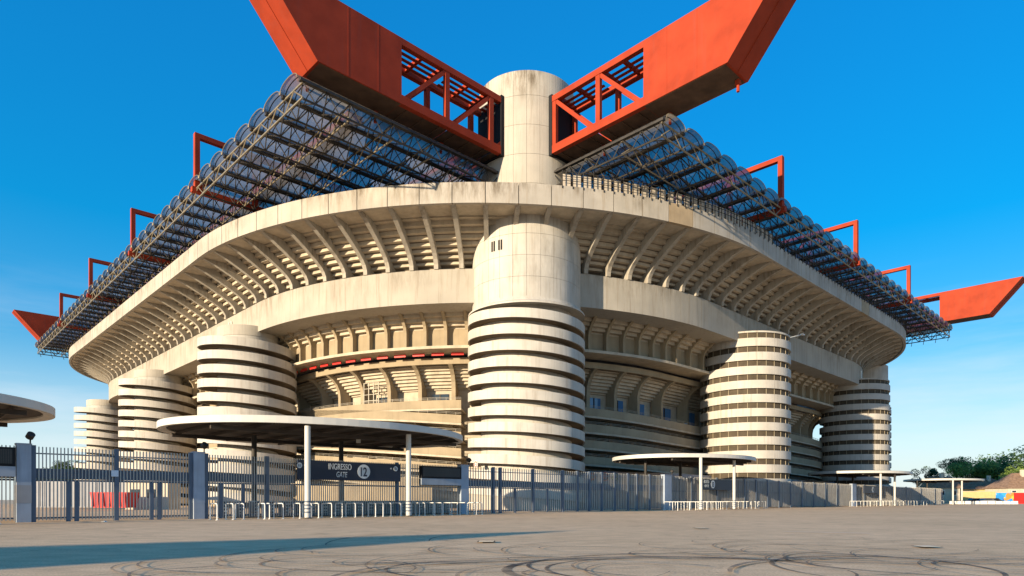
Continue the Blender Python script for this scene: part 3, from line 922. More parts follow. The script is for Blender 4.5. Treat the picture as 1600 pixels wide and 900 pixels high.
# ------------------------------------------------------------------ entrance canopies
FT = 38.0
FH = 3.6
def sp(px, t0=FT):
    r_ = (px - 800) / 1013
    return t0 * (.6947 + .7193 * r_) / (.7193 - .6947 * r_)
def canopy(s, t, label, cols, a_=10.4, b_=8.0, zt=5.75, gate=True, th=.40):
    root = thing('entrance_canopy', label, 'canopy', s, t, 0, 0, group='oval entrance canopies along the fence')
    n = 96
    def el(fa, z, da=0): return [(max(a_ - fa, .01) * math.cos(2 * PI * i / n), max(b_ - fa, .01) * math.sin(2 * PI * i / n), z) for i in range(n)]
    secs = []
    for i in range(n):
        c, q = math.cos(2 * PI * i / n), math.sin(2 * PI * i / n)
        secs.append([((a_ - f_) * c, (b_ - f_) * q, z) for f_, z in ((0, zt - th), (0, zt), (.5, zt + .05), (.5, zt - th + .08), (.25, zt - th))])
    MB().sweep(secs, True).build('fascia', CANW, root)
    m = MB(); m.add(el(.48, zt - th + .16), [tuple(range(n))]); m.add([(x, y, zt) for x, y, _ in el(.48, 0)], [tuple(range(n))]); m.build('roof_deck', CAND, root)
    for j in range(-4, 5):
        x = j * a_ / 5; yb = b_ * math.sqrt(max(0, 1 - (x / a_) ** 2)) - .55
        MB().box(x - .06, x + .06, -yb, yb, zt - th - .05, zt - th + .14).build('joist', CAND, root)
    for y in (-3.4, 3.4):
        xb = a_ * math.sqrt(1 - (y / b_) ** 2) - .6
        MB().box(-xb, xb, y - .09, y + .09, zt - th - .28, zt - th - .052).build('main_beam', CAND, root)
    for (cs, cth) in cols:
        o = MB().tube((cs - s, cth - t, 0), (cs - s, cth - t, zt - th - .1), .165, 20).build('column', CANW if cth < 37 else DSTEEL, root)
        MB().tube((cs - s, cth - t, 0), (cs - s, cth - t, .06), .28, 20).build('base_plate', DSTEEL, o)
        if cth < 37:
            for q in range(4): MB().tube((cs - s, cth - t, .32 + q * .2), (cs - s, cth - t, .40 + q * .2), .172, 20).build('blue_stripe', BLUE, o)
    MB().tube((2, -1, zt - th - .28), (2, -1, zt - th + .05), .16, 10).build('lamp', WHITE, root)
    return root
canopy(21.9, 41.3, 'large white oval canopy on slim columns over gate 12', [(17.2, 34.5), (24.1, 34.5), (17.2, 41.9), (23.4, 41.8)])
canopy(-4.0, 41.6, 'white oval canopy cut off by the left edge of the photo', [(-8.0, 34.8), (-1, 34.8), (-8, 42), (-1, 42)])
canopy(68.0, 41.1, 'white oval canopy over gate 13, in front of the nearer banded tower', [(sp(1095, 34.8), 34.8), (sp(1147, 34.8), 34.8), (sp(1095, 34.8), 41.6), (sp(1147, 34.8), 41.6)], a_=9.6, b_=7.6, zt=5.95)
canopy(125.3, 40.3, 'flat white oval canopy in front of the farther banded tower', [(sp(1376, 34.8), 34.8), (sp(1398, 34.8), 34.8), (sp(1376, 34.8), 41.6), (sp(1398, 34.8), 41.6)], zt=5.9)
canopy(182.2, 40.0, 'smallest looking oval canopy, at the far right end of the fence', [(sp(1489, 34.8), 34.8), (sp(1503, 34.8), 34.8), (sp(1489, 34.8), 41.6), (sp(1503, 34.8), 41.6)], zt=5.9)

# ------------------------------------------------------------------ perimeter fence along t = 38
barm = MB().box(-.022, .022, -.03, .03, .08, FH).mesh('bar')
def fence(s0, s1, label, cat='fence', name='fence_section', sp_=.145, posts=(), mid=2.05, top=None, band=True, mids=(), group='blue and grey steel fence sections', stuff=False, H=FH):
    root = thing(name, label, cat, s0, FT, 0, 0, group=group)
    Ln = s1 - s0
    n = max(1, int(Ln / sp_))
    if stuff:
        m = MB()
        for i in range(n + 1):
            x = Ln * i / n; m.box(x - .03, x + .03, -.03, .03, .08, H)
        m.build('bars', BAR, root, kind='stuff')
    else:
        for i in range(n + 1): put('bar', barm, BAR, root, loc=(Ln * i / n, 0, 0))
    MB().box(0, Ln, .032, .09, .15, .23).build('bottom_rail', BLUE, root)
    MB().box(0, Ln, .032, .10, mid - .09, mid).build('middle_rail', BLUE, root)
    if band: MB().box(0, Ln, .032, .07, mid + .02, mid + .52).build('blue_band', BLUE, root)  # dark blue band above the middle rail
    MB().box(0, Ln, .032, .08, H - .35, H - .29).build('top_rail', BLUE, root)
    for x in posts: MB().box(x - s0 - .1, x - s0 + .1, -.08, .12, 0, H + .06).build('post', BLUE, root)
    for x in mids: MB().box(x - s0 - .09, x - s0 + .09, -.05, .1, 0, mid - .091).build('half_post', BLUE, root)
    return root
fence(1.0, sp(22), 'grey barred fence under the display board at the left edge of the photo')
fence(sp(49), sp(181), 'left leaf of the wide barred gate beside the leftmost pillar', cat='gate', name='fence_gate', posts=[sp(52)], mids=[sp(107), sp(120)])
fence(sp(183), sp(300), 'right leaf of the wide barred gate, with a pale notice at its post', cat='gate', name='fence_gate', posts=[sp(182), sp(298)], mids=[sp(237), sp(249)])
fence(sp(319), sp(461), 'barred fence between the second pillar and the gate 12 sign', posts=[sp(322), sp(417)], mids=[sp(345), sp(380)])
fence(sp(461), sp(655), 'barred fence below and behind the gate 12 sign', posts=[sp(620)], band=False)
fence(sp(655), sp(717), 'barred fence under the dark display board right of gate 12')
fence(sp(731), sp(860), 'open fence in front of the base of the tallest tower', posts=[sp(771), sp(782), sp(833)], mids=[sp(805), sp(855)], band=True, sp_=.26, H=FH)
fence(sp(860), sp(1035), 'blue-grey fence with many posts between the tallest tower and gate 13', posts=[sp(p) for p in (879, 902, 921, 940, 960, 981, 995, 1015)], band=True, sp_=.26)
fence(sp(1048), sp(1160), 'barred fence behind the queue barriers of gate 13', posts=[sp(1080), sp(1120)], band=False, sp_=.3)
fence(sp(1160), sp(1330), 'long grey fence in front of the two banded towers', posts=[sp(1163 + 18 * i) for i in range(9)], band=False, sp_=.3)
fence(sp(1336), sp(1470), 'distant grey fence under the two farthest canopies', posts=[sp(1350 + 22 * i) for i in range(6)], band=False, sp_=.5, stuff=True)
# corrugated solid screens right behind the far fence
for (a0, a1, lab) in ((sp(1048), sp(1330), 'pale ribbed sheet screen behind the fence right of gate 13'), (sp(1336), sp(1475), 'pale ribbed sheet screen at the far end of the fence')):
    root = thing('sheet_screen', lab, 'screen wall', a0, FT + .35, 0, 0)
    x = 0; Ln = a1 - a0; i = 0
    while x < Ln - .1:
        x1 = min(x + 1.5, Ln)
        MB().box(x + .02, x1 - .02, 0, .05, .1, FH - .1).build('sheet', GREYW, root); i += 1
        x = x1
    m = MB(); x = 0
    while x < Ln:
        m.box(x - .04, x + .04, -.1, -.003, .1, FH - .1); x += .75
    m.build('ribs', GREYW, root, kind='stuff')
# notice on the gate
tag(MB().box(0, .32, 0, .02, 0, .32).build('notice_plate', SIGNW, loc=W(sp(173), FT - .12, 2.25), rot=(0, 0, ROT)), 'small pale square notice fixed to the barred gate by its centre post', 'notice')

def pillar(px0, px1, label, light=True, h=3.66):
    s0, s1 = sp(px0), sp(px1)
    root = thing('gate_pillar', label, 'pillar', s0, FT - .2, 0, 0, group='pale blue gate pillars')
    MB().box(0, s1 - s0, 0, .45, 0, h).build('shaft', LBLUE, root)
    MB().box(-.01, s1 - s0 + .01, -.01, .46, .9, 1.75).build('poster', GREYW if px0 < 100 else LBLUE, root)
    MB().box(-.03, s1 - s0 + .03, -.03, .48, h, h + .06).build('cap', LBLUE, root)
    if light:
        x = s1 - s0 - .05
        o = MB().tube((x, -.05, h + .06), (x, -.05, h + .35), .035, 8).build('lamp_stem', DSTEEL, root)
        m = MB(); m.ring(.05, .17, -.12, .12, n=14); m.disc_cyl(.16, -.08, .1, 14)
        b_ = m.build('floodlight', DSTEEL, root, loc=(x, -.08, h + .42), rot=(R(50), 0, R(20)))
    return root
pillar(25, 48, 'leftmost pale blue pillar with grey poster, between display board and gate')
pillar(301, 318, 'pale blue pillar right of the wide barred gate')
pillar(718, 730, 'pale blue pillar at the right end of the gate 12 entrance')
pillar(1036, 1047, 'slim pale pillar left of the gate 13 entrance')
pillar(1330, 1336, 'distant pale pillar below the farther banded tower', light=False)

# text helper
def text_mesh(txt, size, sx_=1.0, ext=.01, shear=0.0, wt=0.0):
    c = bpy.data.curves.new('txt', 'FONT'); c.body = txt; c.size = size; c.extrude = ext; c.align_x = 'LEFT'; c.shear = shear; c.offset = wt * size
    o = bpy.data.objects.new('txt', c); COL.objects.link(o)
    bpy.context.view_layer.update()
    me = bpy.data.meshes.new_from_object(o.evaluated_get(bpy.context.evaluated_depsgraph_get()))
    bpy.data.objects.remove(o)
    for v in me.vertices: v.co.x *= sx_
    return me
def put_text(txt, size, x, z, parent, m, sx_=1.0, y=-.02, ext=.01, shear=0.0, name='lettering'):
    me = text_mesh(txt, size, sx_, ext, shear, .018 if len(txt) < 3 else 0.0)
    _fixed.add(me.name); me.materials.clear(); me.materials.append(m)
    o = bpy.data.objects.new(name, me); COL.objects.link(o); o.parent = parent
    o.location = (x, y, z); o.rotation_euler = (R(90), 0, 0)
    return o
def disc(x, z, r, m, parent, y=-.012, name='badge', r0=0.0):
    mb = MB()
    if r0 > 0: mb.ring(r0, r, -.006, .006, n=36)
    else: mb.disc_cyl(r, -.006, .006, 36)
    return mb.build(name, m, parent, loc=(x, y, z), rot=(R(90), 0, 0))

# gate 12 sign
s0, s1 = sp(462), sp(622)
sg12 = thing('gate_sign', 'long navy sign reading INGRESSO GATE 12 on the fence under the big canopy', 'sign', s0, FT - .30, 0, 0)
Ls = s1 - s0
MB().box(0, Ls, 0, .16, 2.32, 3.52).build('panel', NAVY, sg12)
def loc_s(px): return sp(px, FT - .3) - s0
x0 = loc_s(513); x1 = loc_s(555)
put_text('INGRESSO', .55, x0, 3.0, sg12, SIGNW, sx_=(x1 - x0) / 2.95)
put_text('GATE', .50, loc_s(525), 2.52, sg12, SIGNW, sx_=.62, shear=.15)
disc(loc_s(568.5), 2.93, .47, SIGNW, sg12)
put_text('12', .82, loc_s(568.5) - .36, 2.63, sg12, NAVY, sx_=.72, y=-.03)
disc(loc_s(468), 3.18, .17, SIGNW, sg12); put_text('11', .26, loc_s(468) - .11, 3.09, sg12, NAVY, sx_=.7, y=-.03)
disc(loc_s(618), 3.2, .17, SIGNW, sg12); put_text('13', .26, loc_s(618) - .12, 3.11, sg12, NAVY, sx_=.7, y=-.03)
for px_, d in ((475, 1), (611.5, -1)):
    x = loc_s(px_)
    MB().add([(x, -.015, 3.14), (x + .12 * d, -.015, 3.2), (x, -.015, 3.26), (x, -.005, 3.14), (x + .12 * d, -.005, 3.2), (x, -.005, 3.26)], [(0, 1, 2), (3, 4, 5), (0, 1, 4, 3), (1, 2, 5, 4), (2, 0, 3, 5)]).build('arrow', SIGNW, sg12)
# gate 13 sign
s0 = sp(1093); s1 = sp(1140)
sg13 = thing('gate_sign', 'dark sign with white 13 on the fence under the gate 13 canopy', 'sign', s0, FT - .3, 0, 0)
MB().box(0, s1 - s0, 0, .16, 2.2, 3.4).build('panel', NAVY, sg13)
l13 = lambda px: sp(px, FT - .3) - s0
put_text('INGRESSO', .5, l13(1100), 2.95, sg13, SIGNW, sx_=(l13(1109) - l13(1100)) / 2.7); put_text('GATE', .45, l13(1101), 2.5, sg13, SIGNW, sx_=.8, shear=.15)
cx_ = l13(1114)
disc(cx_, 2.85, .46, SIGNW, sg13); put_text('13', .8, cx_ - .36, 2.56, sg13, NAVY, sx_=.72, y=-.03)
s0 = sp(1347); s1 = sp(1370)
sg14 = thing('gate_sign', 'small distant dark sign with 14 on the fence by the farther banded tower', 'sign', s0, FT - .3, 0, 0)
MB().box(0, s1 - s0, 0, .16, 2.2, 3.5).build('panel', NAVY, sg14)
cx_ = (s1 - s0) * .6
disc(cx_, 2.85, .5, SIGNW, sg14); put_text('14', .8, cx_ - .36, 2.56, sg14, NAVY, sx_=.8, y=-.03)
# display boards
for (pa, pb, lab) in ((655, 717, 'dark dot-matrix display board with pale blue strip right of the gate 12 sign'), (-40, 23, 'dark display board with pale blue strip at the left edge of the photo')):
    s0 = sp(pa); s1 = sp(pb)
    r_ = thing('display_board', lab, 'display board', s0, FT - .3, 0, 0)
    MB().box(0, s1 - s0, 0, .25, 2.62, 3.5).build('casing', BLACK, r_)
    MB().box(.12, s1 - s0 - .12, -.01, -.002, 2.74, 3.4).build('screen', LED, r_)
    MB().box(0, s1 - s0, .02, .2, 2.14, 2.61).build('strip', LBLUE, r_)

# queue barriers: hoops of white tube at right angles to the fence
def hoop_mesh(Lh=1.0, h=.86, r=.03):
    m = MB(); q = .12
    pts = [(0, 0, 0), (0, 0, h - q)]
    for i in range(1, 5): a_ = PI / 2 * i / 4; pts.append((0, q - q * math.cos(a_), h - q + q * math.sin(a_)))
    pts.append((0, Lh - q, h))
    for i in range(1, 5): a_ = PI / 2 * i / 4; pts.append((0, Lh - q + q * math.sin(a_), h - q + q * math.cos(a_)))
    pts.append((0, Lh, 0))
    return m.path(pts, r, 7)
hm = hoop_mesh()
ORD = ['leftmost', 'second', 'third', 'fourth', 'fifth', 'sixth', 'seventh', 'eighth', 'ninth', 'tenth', 'eleventh', 'twelfth', 'thirteenth', 'fourteenth', 'fifteenth',
       'sixteenth', 'seventeenth', 'eighteenth', 'nineteenth', 'twentieth', 'twenty-first', 'twenty-second', 'twenty-third', 'twenty-fourth', 'twenty-fifth', 'twenty-sixth', 'twenty-seventh', 'twenty-eighth', 'twenty-ninth', 'thirtieth']
ROW2 = lambda row, rest: rest
def ordinal(i, what, rest): return f'{ORD[i]} {what} {rest}' if i == 0 else f'{ORD[i]} {what} from the left {rest}'
def barrier_row(sA, sB, count, t_, rest, grp):
    first = None
    for i in range(count):
        x = sA + (sB - sA) * (i + random.uniform(-.28, .28)) / max(1, count - 1)
        lab = ordinal(i, 'white queue barrier', rest)
        if first is None:
            o = thing('queue_barrier', lab, 'barrier', x, t_, 0, 0, group=grp)
            put('hoop', hm.mesh('hoop'), WHITE, o)
            for y in (0, 1.0): MB().disc_cyl(.08, 0, .02, 12).build('foot_plate', WHITE, o, loc=(0, y, 0))
            first = o
        else:
            o = copy_tree(first); o['label'] = lab; o.location = W(x, t_ + random.uniform(-.12, .12), 0); o.rotation_euler = (0, 0, ROT + random.uniform(-.12, .12))
barrier_row(sp(343, 35.3), sp(752, 35.3), 27, 35.1, 'under the big gate 12 canopy', 'queue barriers in front of gate 12')
barrier_row(sp(1047, 35.6), sp(1195, 35.6), 20, 35.4, 'before the nearer banded tower', 'queue barriers in front of gate 13')
barrier_row(sp(1335, 35.6), sp(1425, 35.6), 14, 35.4, 'below the farther banded tower', 'queue barriers below the farther banded tower')
barrier_row(sp(1432, 35.6), sp(1475, 35.6), 7, 35.4, 'under the farthest canopies', 'queue barriers under the farthest canopies')
barrier_row(2.4, 3.6, 2, 35.9, 'at the left edge of the photo', 'queue barriers at the left edge')

# turnstiles behind the gate 12 fence
ts = thing('turnstile', 'blue and white turnstile behind the gate 12 bars', 'turnstile', sp(470, 38.9), 38.9, 0, 0, group='turnstiles behind gate 12')
MB().box(-.12, .12, 0, 1.1, 0, .95).build('cabinet', BLUE, ts)
for i in range(4): MB().box(-.14, .14, -.012, 0, .15 + .2 * i, .24 + .2 * i).build('stripe', WHITE, ts)
MB().box(-.15, .15, -.02, 1.12, .951, 1.0).build('lid', WHITE, ts)
MB().tube((.12, .4, .8), (.55, .4, .72), .025, 6).build('arm', STEEL, ts)
x = sp(470, 38.9)
tgroup = []
i = 1
ts['label'] = 'leftmost blue and white turnstile below the gate 12 sign'
while x < sp(690, 38.9):
    x += .85
    c = copy_tree(ts); c.location = W(x, 38.9, 0); c['label'] = ordinal(i, 'blue and white turnstile', 'below the gate 12 sign'); i += 1
x = sp(352, 38.9)
for i in range(6):
    c = copy_tree(ts); c.location = W(x + .95 * i, 38.9, 0); c['label'] = ordinal(i, 'blue and white turnstile', 'left of the gate 12 sign')

# round emblems on the tower band and on the low wall right of it
def emblem(s_, t_, z, na, r_, m1, m2, label, square=False):
    root = thing('wall_emblem', label, 'emblem', s_, t_, z, na + PI / 2)
    disc(0, 0, r_, m1, root, y=0, name='plate')
    disc(0, 0, r_ * .82, m2, root, y=-.02, r0=r_ * .5, name='ring_mark')
    disc(0, 0, r_ * .2, m2, root, y=-.02, name='centre_mark')
    return root
a_ = R(170)
emblem(TS + 6.86 * math.cos(a_), TT + 6.86 * math.sin(a_), 5.0, a_, .42, SIGNW, ORANGE, 'orange ring emblem on a lower white band of the tallest tower')
def kfor(px, r_):
    best = min((abs((lambda w_: 800 + 1013 * w_[0] / w_[1])(W(*P(k_ / 50, r_, 0)[:2])) - px), k_ / 50) for k_ in range(300, 1900))
    return best[1]
for px, m1, m2, lab in ((925, CONI, ORANGE, 'orange emblem on the low wall just right of the tallest tower'), (945, ORANGE, BLACK, 'black and orange round emblem, middle of three on the low wall'), (960, BLACK, YELLOWG, 'black and yellow-green round emblem, rightmost of three on the low wall')):
    k_ = kfor(px, 34.75); p = P(k_, 34.78, 3.95)
    emblem(p[0], p[1], p[2], alpha(k_), .55, m1, m2, lab)
w0 = W(sp(278), 32.5, 0.004)
lt = thing('litter', 'small crumpled white paper lying on the asphalt before the wide gate', 'litter', world=(-19.5, 31.0, 0.004))
MB().box(-.1, .1, -.07, .07, 0, .012).build('sheet', WHITE, lt); MB().box(-.02, .12, -.03, .08, .014, .05, Matrix.Rotation(.4, 4, 'Y')).build('fold', WHITE, lt)

# things seen through the left gate
def wbox(name, lab, cat, px0, px1, py0, Y, m, depth=1.5, ang=None):
    s_ = (px0 - 800) / 1013 * Y; x1 = (px1 - 800) / 1013 * Y; h = EYE + (781 - py0) * Y / 1013
    root = thing(name, lab, cat, world=(s_, Y, 0), rz=0)
    return root, x1 - s_, h
r_, w_, h_ = wbox('waste_skip', 'bright red metal skip seen through the bars of the wide gate', 'skip', 145, 196, 769, 66, REDP)
MB().add([(0, 0, .25), (w_, 0, .25), (w_, 2, .25), (0, 2, .25), (-.25, -.1, h_), (w_ + .25, -.1, h_), (w_ + .25, 2.1, h_), (-.25, 2.1, h_)], [(0, 1, 2, 3), (4, 5, 6, 7), (0, 1, 5, 4), (1, 2, 6, 5), (2, 3, 7, 6), (3, 0, 4, 7)]).build('tub', REDP, r_)
for i in range(7): MB().box(w_ * i / 6 - .05, w_ * i / 6 + .05, -.16, -.105, .4, h_ - .1).build('rib', REDP, r_)
r_, w_, h_ = wbox('grey_container', 'long grey corrugated site container behind the red skip', 'container', 52, 205, 752, 74, GREYW)
MB().box(0, w_, 0, 2.4, .2, h_).build('box', GREYW, r_)
for i in range(int(w_ / .5)): MB().box(i * .5 + .1, i * .5 + .3, -.05, -.003, .3, h_ - .1).build('corrugation', GREYW, r_)
r_, w_, h_ = wbox('ticket_cabin', 'cream ticket cabin with dark windows, seen through the right gate leaf', 'cabin', 196, 262, 752, 70, CWALL)
MB().box(0, w_, 0, 2.6, 0, h_).build('walls', CWALL, r_); MB().box(-.15, w_ + .15, -.15, 2.75, h_, h_ + .12).build('roof', GREYW, r_)
for x in (.6, 2.3): MB().box(x, x + .9, -.03, -.003, 1.3, 2.2).build('window', GLASSD, r_)
# ------------------------------------------------------------------ trees
def leaves(n, rad, cl, sz, zc, m, root, flat=1.0, seed=0, name='crown'):
    rnd = random.Random(seed)
    mb = MB()
    cs = []
    for i in range(cl):
        while True:
            p = Vector((rnd.uniform(-1, 1), rnd.uniform(-1, 1), rnd.uniform(-1, 1)))
            if .25 < p.length < 1: break
        cs.append((Vector((p.x * rad, p.y * rad, p.z * rad * flat + zc)), rnd.uniform(.2, .42) * rad))
    for i in range(n):
        c, rr = rnd.choice(cs)
        d = Vector((rnd.gauss(0, 1), rnd.gauss(0, 1), rnd.gauss(0, 1))).normalized()
        p = c + Vector((d.x * rr, d.y * rr, d.z * rr * (.6 + .4 * flat))) * rnd.uniform(.6, 1.05)
        u = Vector((rnd.gauss(0, 1), rnd.gauss(0, 1), rnd.gauss(0, 1))).normalized(); v = u.orthogonal().normalized()
        q = sz * rnd.uniform(.6, 1.4)
        mb.add([p - u * q, p + v * q * .6, p + u * q, p - v * q * .6], [(0, 1, 2, 3)])
    me = mb.mesh(name); _fixed.add(me.name); me.materials.append(m)
    o = bpy.data.objects.new(name, me); COL.objects.link(o); o.parent = root
    return cs
def tree(px, Y, top_py, rad, label, kind='broad', m=LEAF, seed=1, group=None):
    X = (px - 800) / 1013 * Y; H = EYE + (781 - top_py) * Y / 1013
    root = thing('umbrella_pine' if kind == 'pine' else ('cedar_tree' if kind == 'cedar' else 'broadleaf_tree'), label, 'tree', world=(X, Y, 0), group=group)
    if kind == 'pine':
        zc = H - rad * .38; cs = leaves(6500, rad, 26, rad * .036, zc, m, root, flat=.34, seed=seed)
    elif kind == 'cedar':
        zc = H * .72; cs = leaves(2600, rad, 12, rad * .06, zc, m, root, flat=.8, seed=seed)
    else:
        zc = H - rad * .95; cs = leaves(11000, rad, 46, rad * .036, zc, m, root, flat=.95, seed=seed)
    tk = MB(); tk.tube((0, 0, 0), (rad * .03, 0, zc * .6), rad * .07 + .1, 8, r2=rad * .05 + .05); tk.tube((rad * .03, 0, zc * .6), (0, 0, zc), rad * .05 + .05, 8, r2=.08)
    tk.build('trunk', BARK, root)
    lm = MB()
    for c, rr in cs[:9]: lm.tube((rad * .03, 0, zc * .62), c, .16, 5, r2=.05)
    lm.build('limbs', BARK, root)
    return root
tree(1511, 230, 718, 8.5, 'flat-topped umbrella pine left of the group at the right', 'pine', LEAFY, 3)
tree(1494, 236, 717, 5.0, 'dark pine half hidden at the left of the umbrella pines', 'pine', LEAFD, 4)
tree(1534, 228, 727, 6.5, 'lower umbrella pine, middle of the group at the right', 'pine', LEAF, 5)
tree(1549, 240, 731, 5.5, 'small umbrella pine beside the tall dark trees', 'pine', LEAFD, 15)
tree(1446, 250, 727, 4.5, 'sparse dark cedar rising above the farthest canopy', 'cedar', LEAFD, 6)
tree(1466, 252, 737, 4.2, 'low dark tree just above the farthest canopy roof', 'cedar', LEAFD, 16)
tree(1557, 240, 719, 9, 'dark bushy tree left in the clump at the right edge', 'broad', LEAFD, 7)
tree(1580, 236, 707, 13, 'tall green tree in the clump at the right edge', 'broad', LEAF, 8)
tree(1606, 226, 707, 14, 'tallest dark tree at the right edge of the photo', 'broad', LEAFD, 9)
tree(1592, 205, 727, 6, 'light green bush in front of the tall trees at the right edge', 'broad', LEAFY, 10)
for i, (px, py) in enumerate(((66, 741), (84, 733), (101, 722), (116, 724), (131, 731))):
    tree(px, 165, py, 3.6 + (i % 2), ['low dark tree farthest left behind the gate bars', 'dark tree second from left behind the gate bars', 'tallest green tree behind the gate bars', 'green tree beside the tallest behind the gate bars', 'dark tree nearest the ramp tower behind the gate bars'][i], 'broad', LEAFD if i % 2 == 0 else LEAF, 20 + i)

# ------------------------------------------------------------------ houses, wall, cars at the far right
def house(px0, px1, eave_py, ridge_py, Y, label, wm, hip=True, depth=9, wins=4):
    x0 = (px0 - 800) / 1013 * Y; x1 = (px1 - 800) / 1013 * Y; ze = EYE + (781 - eave_py) * Y / 1013; zr = EYE + (781 - ridge_py) * Y / 1013
    root = thing('tiled_house', label, 'house', world=(x0, Y, 0))
    w_ = x1 - x0
    MB().box(0, w_, 0, depth, 0, ze).build('walls', wm, root)
    o_ = .5; hx = min(depth / 2, w_ / 2 - .2) if hip else 0
    vs = [(-o_, -o_, ze), (w_ + o_, -o_, ze), (w_ + o_, depth + o_, ze), (-o_, depth + o_, ze), (hx, depth / 2, zr), (w_ - hx, depth / 2, zr)]
    vs2 = [(x, y, z - .15) for x, y, z in vs[:4]]
    rf = MB().add(vs + vs2, [(0, 1, 5, 4), (1, 2, 5), (2, 3, 4, 5), (3, 0, 4), (6, 7, 8, 9), (0, 1, 7, 6), (1, 2, 8, 7), (2, 3, 9, 8), (3, 0, 6, 9)]).build('roof', TILE, root)
    # tile courses standing proud on the visible slope
    n = 9
    for i in range(1, n):
        u = i / n
        y = -o_ + (depth / 2 + o_) * u; z = ze + (zr - ze) * u; xa = -o_ + (hx + o_) * u; xb = w_ + o_ - (hx + o_) * u
        MB().box(xa, xb, y - .06, y, z + .01, z + .07).build('tile_course', TILE, rf)
    for j in range(max(1, int(w_ / 9))):
        cx0 = w_ * (j + .5) / max(1, int(w_ / 9))
        MB().box(cx0 - .4, cx0 + .4, depth * .35, depth * .35 + .8, ze, zr + .9).build('chimney', CWALL, rf)
    for j in range(wins):
        wx = w_ * (j + .5) / wins
        f_ = MB().box(wx - .7, wx + .7, -.05, -.003, ze - 2.2, ze - .7).build('window', WHITE, root)
        MB().box(wx - .58, wx + .58, -.08, -.052, ze - 2.08, ze - .82).build('pane', GLASSD, f_)
    return root
house(1462, 1590, 764, 747, 200, 'long low house with brown tiled roof behind the fence end', YWALL, wins=9)
house(1575, 1650, 762, 738, 185, 'taller tiled house at the right edge of the photo', CWALL, wins=4)
house(1463, 1500, 762, 744, 185, 'small gabled cream house left of the long tiled house', CWALL, hip=False, wins=2, depth=7)
# painted wall
def mural_mat():
    m, n, b = new_mat('mural_paint')
    N = n.nodes.new; K = n.links.new
    g = N('ShaderNodeNewGeometry'); v = N('ShaderNodeTexVoronoi'); v.inputs['Scale'].default_value = .75
    t = N('ShaderNodeTexNoise'); t.inputs['Scale'].default_value = .6; t.inputs['Detail'].default_value = 4
    K(g.outputs['Position'], t.inputs['Vector'])
    va = N('ShaderNodeVectorMath'); va.operation = 'MULTIPLY_ADD'; va.inputs[1].default_value = (3, 3, 3)
    K(t.outputs['Color'], va.inputs[0]); K(g.outputs['Position'], va.inputs[2]); K(va.outputs[0], v.inputs['Vector'])
    sp_ = N('ShaderNodeSeparateColor'); K(v.outputs['Color'], sp_.inputs[0])
    r = N('ShaderNodeValToRGB'); r.color_ramp.interpolation = 'CONSTANT'
    cols = [(0, (.03, .25, .60)), (.3, (.05, .35, .7)), (.5, (.75, .72, .66)), (.62, (.55, .25, .05)), (.75, (.08, .12, .3)), (.88, (.7, .5, .06))]
    el = r.color_ramp.elements
    el[0].position = 0; el[0].color = (*cols[0][1], 1); el[1].position = cols[1][0]; el[1].color = (*cols[1][1], 1)
    for p, c in cols[2:]:
        q = el.new(p); q.color = (*c, 1)
    K(sp_.outputs[0], r.inputs[0]); K(r.outputs[0], b.inputs['Base Color'])
    return m
MUR = mural_mat()
def wspan(name, lab, cat, px0, px1, py0, Y, m, d=.3):
    x0 = (px0 - 800) / 1013 * Y; x1 = (px1 - 800) / 1013 * Y; h = EYE + (781 - py0) * Y / 1013
    root = thing(name, lab, cat, world=(x0, Y, 0))
    MB().box(0, x1 - x0, 0, d, 0, h).build('wall', m, root)
    MB().box(-.1, x1 - x0 + .1, -.06, d + .06, h, h + .12).build('coping', CWALL, root)
    return root, x1 - x0, h
wspan('painted_wall', 'low wall painted with blue, white and orange street art', 'wall', 1557, 1584, 770, 172, MUR)
wspan('painted_wall', 'red painted end of the street-art wall at the right edge', 'wall', 1584.5, 1640, 770, 172, REDP)
r_, w_, h_ = wspan('yellow_wall', 'long pale yellow boundary wall behind the parked cars', 'wall', 1505, 1556, 768, 180, YWALL)
# kerb and low white barriers along the far street
def car(px, Y, m, label, rz=0):
    X = (px - 800) / 1013 * Y
    root = thing('parked_car', label, 'car', world=(X, Y, 0), rz=rz, group='cars parked by the yellow wall')
    prof = [(-2.1, .35), (-2.15, .75), (-1.9, .95), (-1.35, 1.02), (-.75, 1.45), (.75, 1.48), (1.45, 1.0), (2.05, .88), (2.15, .6), (2.1, .35)]
    MB().extrude(prof, -.85, .85).build('body', m, root)
    MB().extrude([(-1.2, 1.03), (-.72, 1.38), (.7, 1.40), (1.25, 1.03)], -.862, .862).build('windows', GLASSD, root)
    for x in (-1.35, 1.35):
        for y in (-.78, .98):
            o = MB().disc_cyl(.32, 0, .2, 20).build('wheel', RUBBER, root, loc=(x, y - .001, .32), rot=(R(90), 0, 0))
            MB().disc_cyl(.19, -.0, .21, 12).build('rim', STEEL, o)
    for y in (-.6, .6): MB().box(-2.19, -2.14, y - .15, y + .15, .62, .76).build('headlight', WHITE, root)
    return root
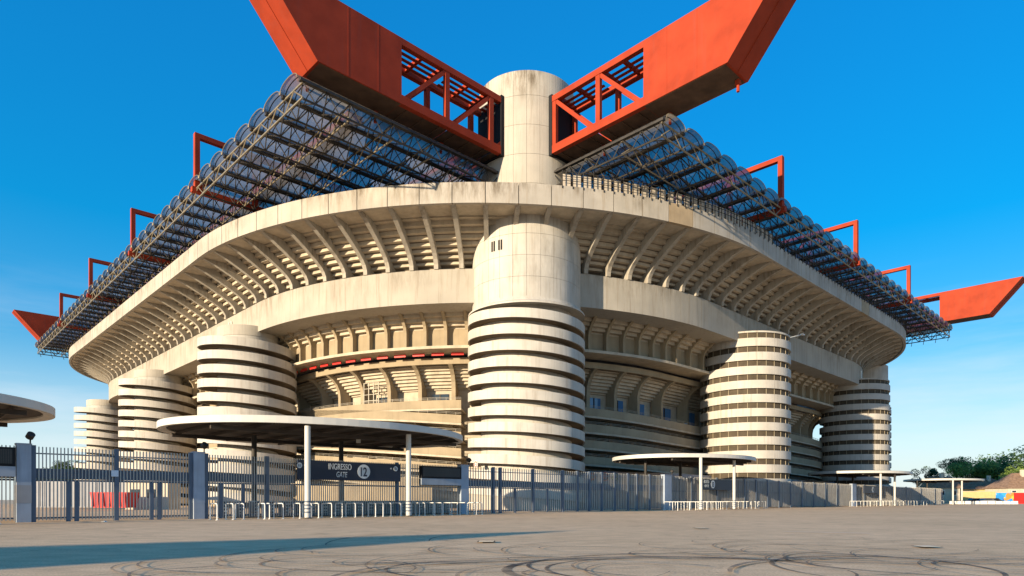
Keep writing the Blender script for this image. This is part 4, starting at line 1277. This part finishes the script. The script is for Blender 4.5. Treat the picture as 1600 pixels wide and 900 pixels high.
car(1523, 168, CARB, 'dark blue parked car, left one by the yellow wall')
car(1541, 166, CARG, 'grey parked car, middle one by the yellow wall', R(8))
car(1552, 170, CARB, 'black parked car next to the painted wall', R(-5))
for i in range(9):
    px = 1484 + 12 * i
    Y = 160
    root = thing('street_barrier', ordinal(i, 'low white street barrier', 'in front of the parked cars'), 'barrier', world=((px - 800) / 1013 * Y, Y, 0), group='white barriers along the far street')
    MB().box(0, 1.6, -.15, .15, 0, .25).box(0, 1.6, -.09, .09, .25, .75).build('block', WHITE, root)
# ------------------------------------------------------------------ block behind the camera whose shadow lies on the asphalt
tl = math.tan(R(SUN_EL)); hb = 8.0
tipX, tipY = 2.2, 22.4
cxb = tipX - hb / tl * math.sin(R(SUN_AZ - 180)); cyb = tipY - hb / tl * math.cos(R(SUN_AZ - 180))
ang = math.atan2(-7.9, -13.7)
blk = thing('service_building', 'plain flat-roofed service building behind the camera, seen only by its shadow', 'building', world=(cxb, cyb, 0), rz=ang)
# wedge-shaped plan: the long side runs away from the acute corner
dl = Vector((-.60, -.80)); dl = Vector((dl.x * math.cos(ang) + dl.y * math.sin(ang), -dl.x * math.sin(ang) + dl.y * math.cos(ang)))
fp = [(0, 0), (30, 0), (30 + dl.x * 12, dl.y * 12), (dl.x * 12, dl.y * 12)]
MB().add([(x, y, 0) for x, y in fp] + [(x, y, hb) for x, y in fp], [(0, 1, 2, 3), (4, 5, 6, 7), (0, 1, 5, 4), (1, 2, 6, 5), (2, 3, 7, 6), (3, 0, 4, 7)]).build('walls', CWALL, blk)
sgn = -1 if dl.y > 0 else 1
for i in range(7):
    for z_ in (1.2, 4.6):
        f_ = MB().box(1.5 + i * 3.9, 3.3 + i * 3.9, .003 if sgn > 0 else -.06, .06 if sgn > 0 else -.003, z_, z_ + 1.7).build('window', WHITE, blk)
        MB().box(1.62 + i * 3.9, 3.18 + i * 3.9, .062 if sgn > 0 else -.08, .08 if sgn > 0 else -.062, z_ + .1, z_ + 1.6).build('pane', GLASSD, f_)
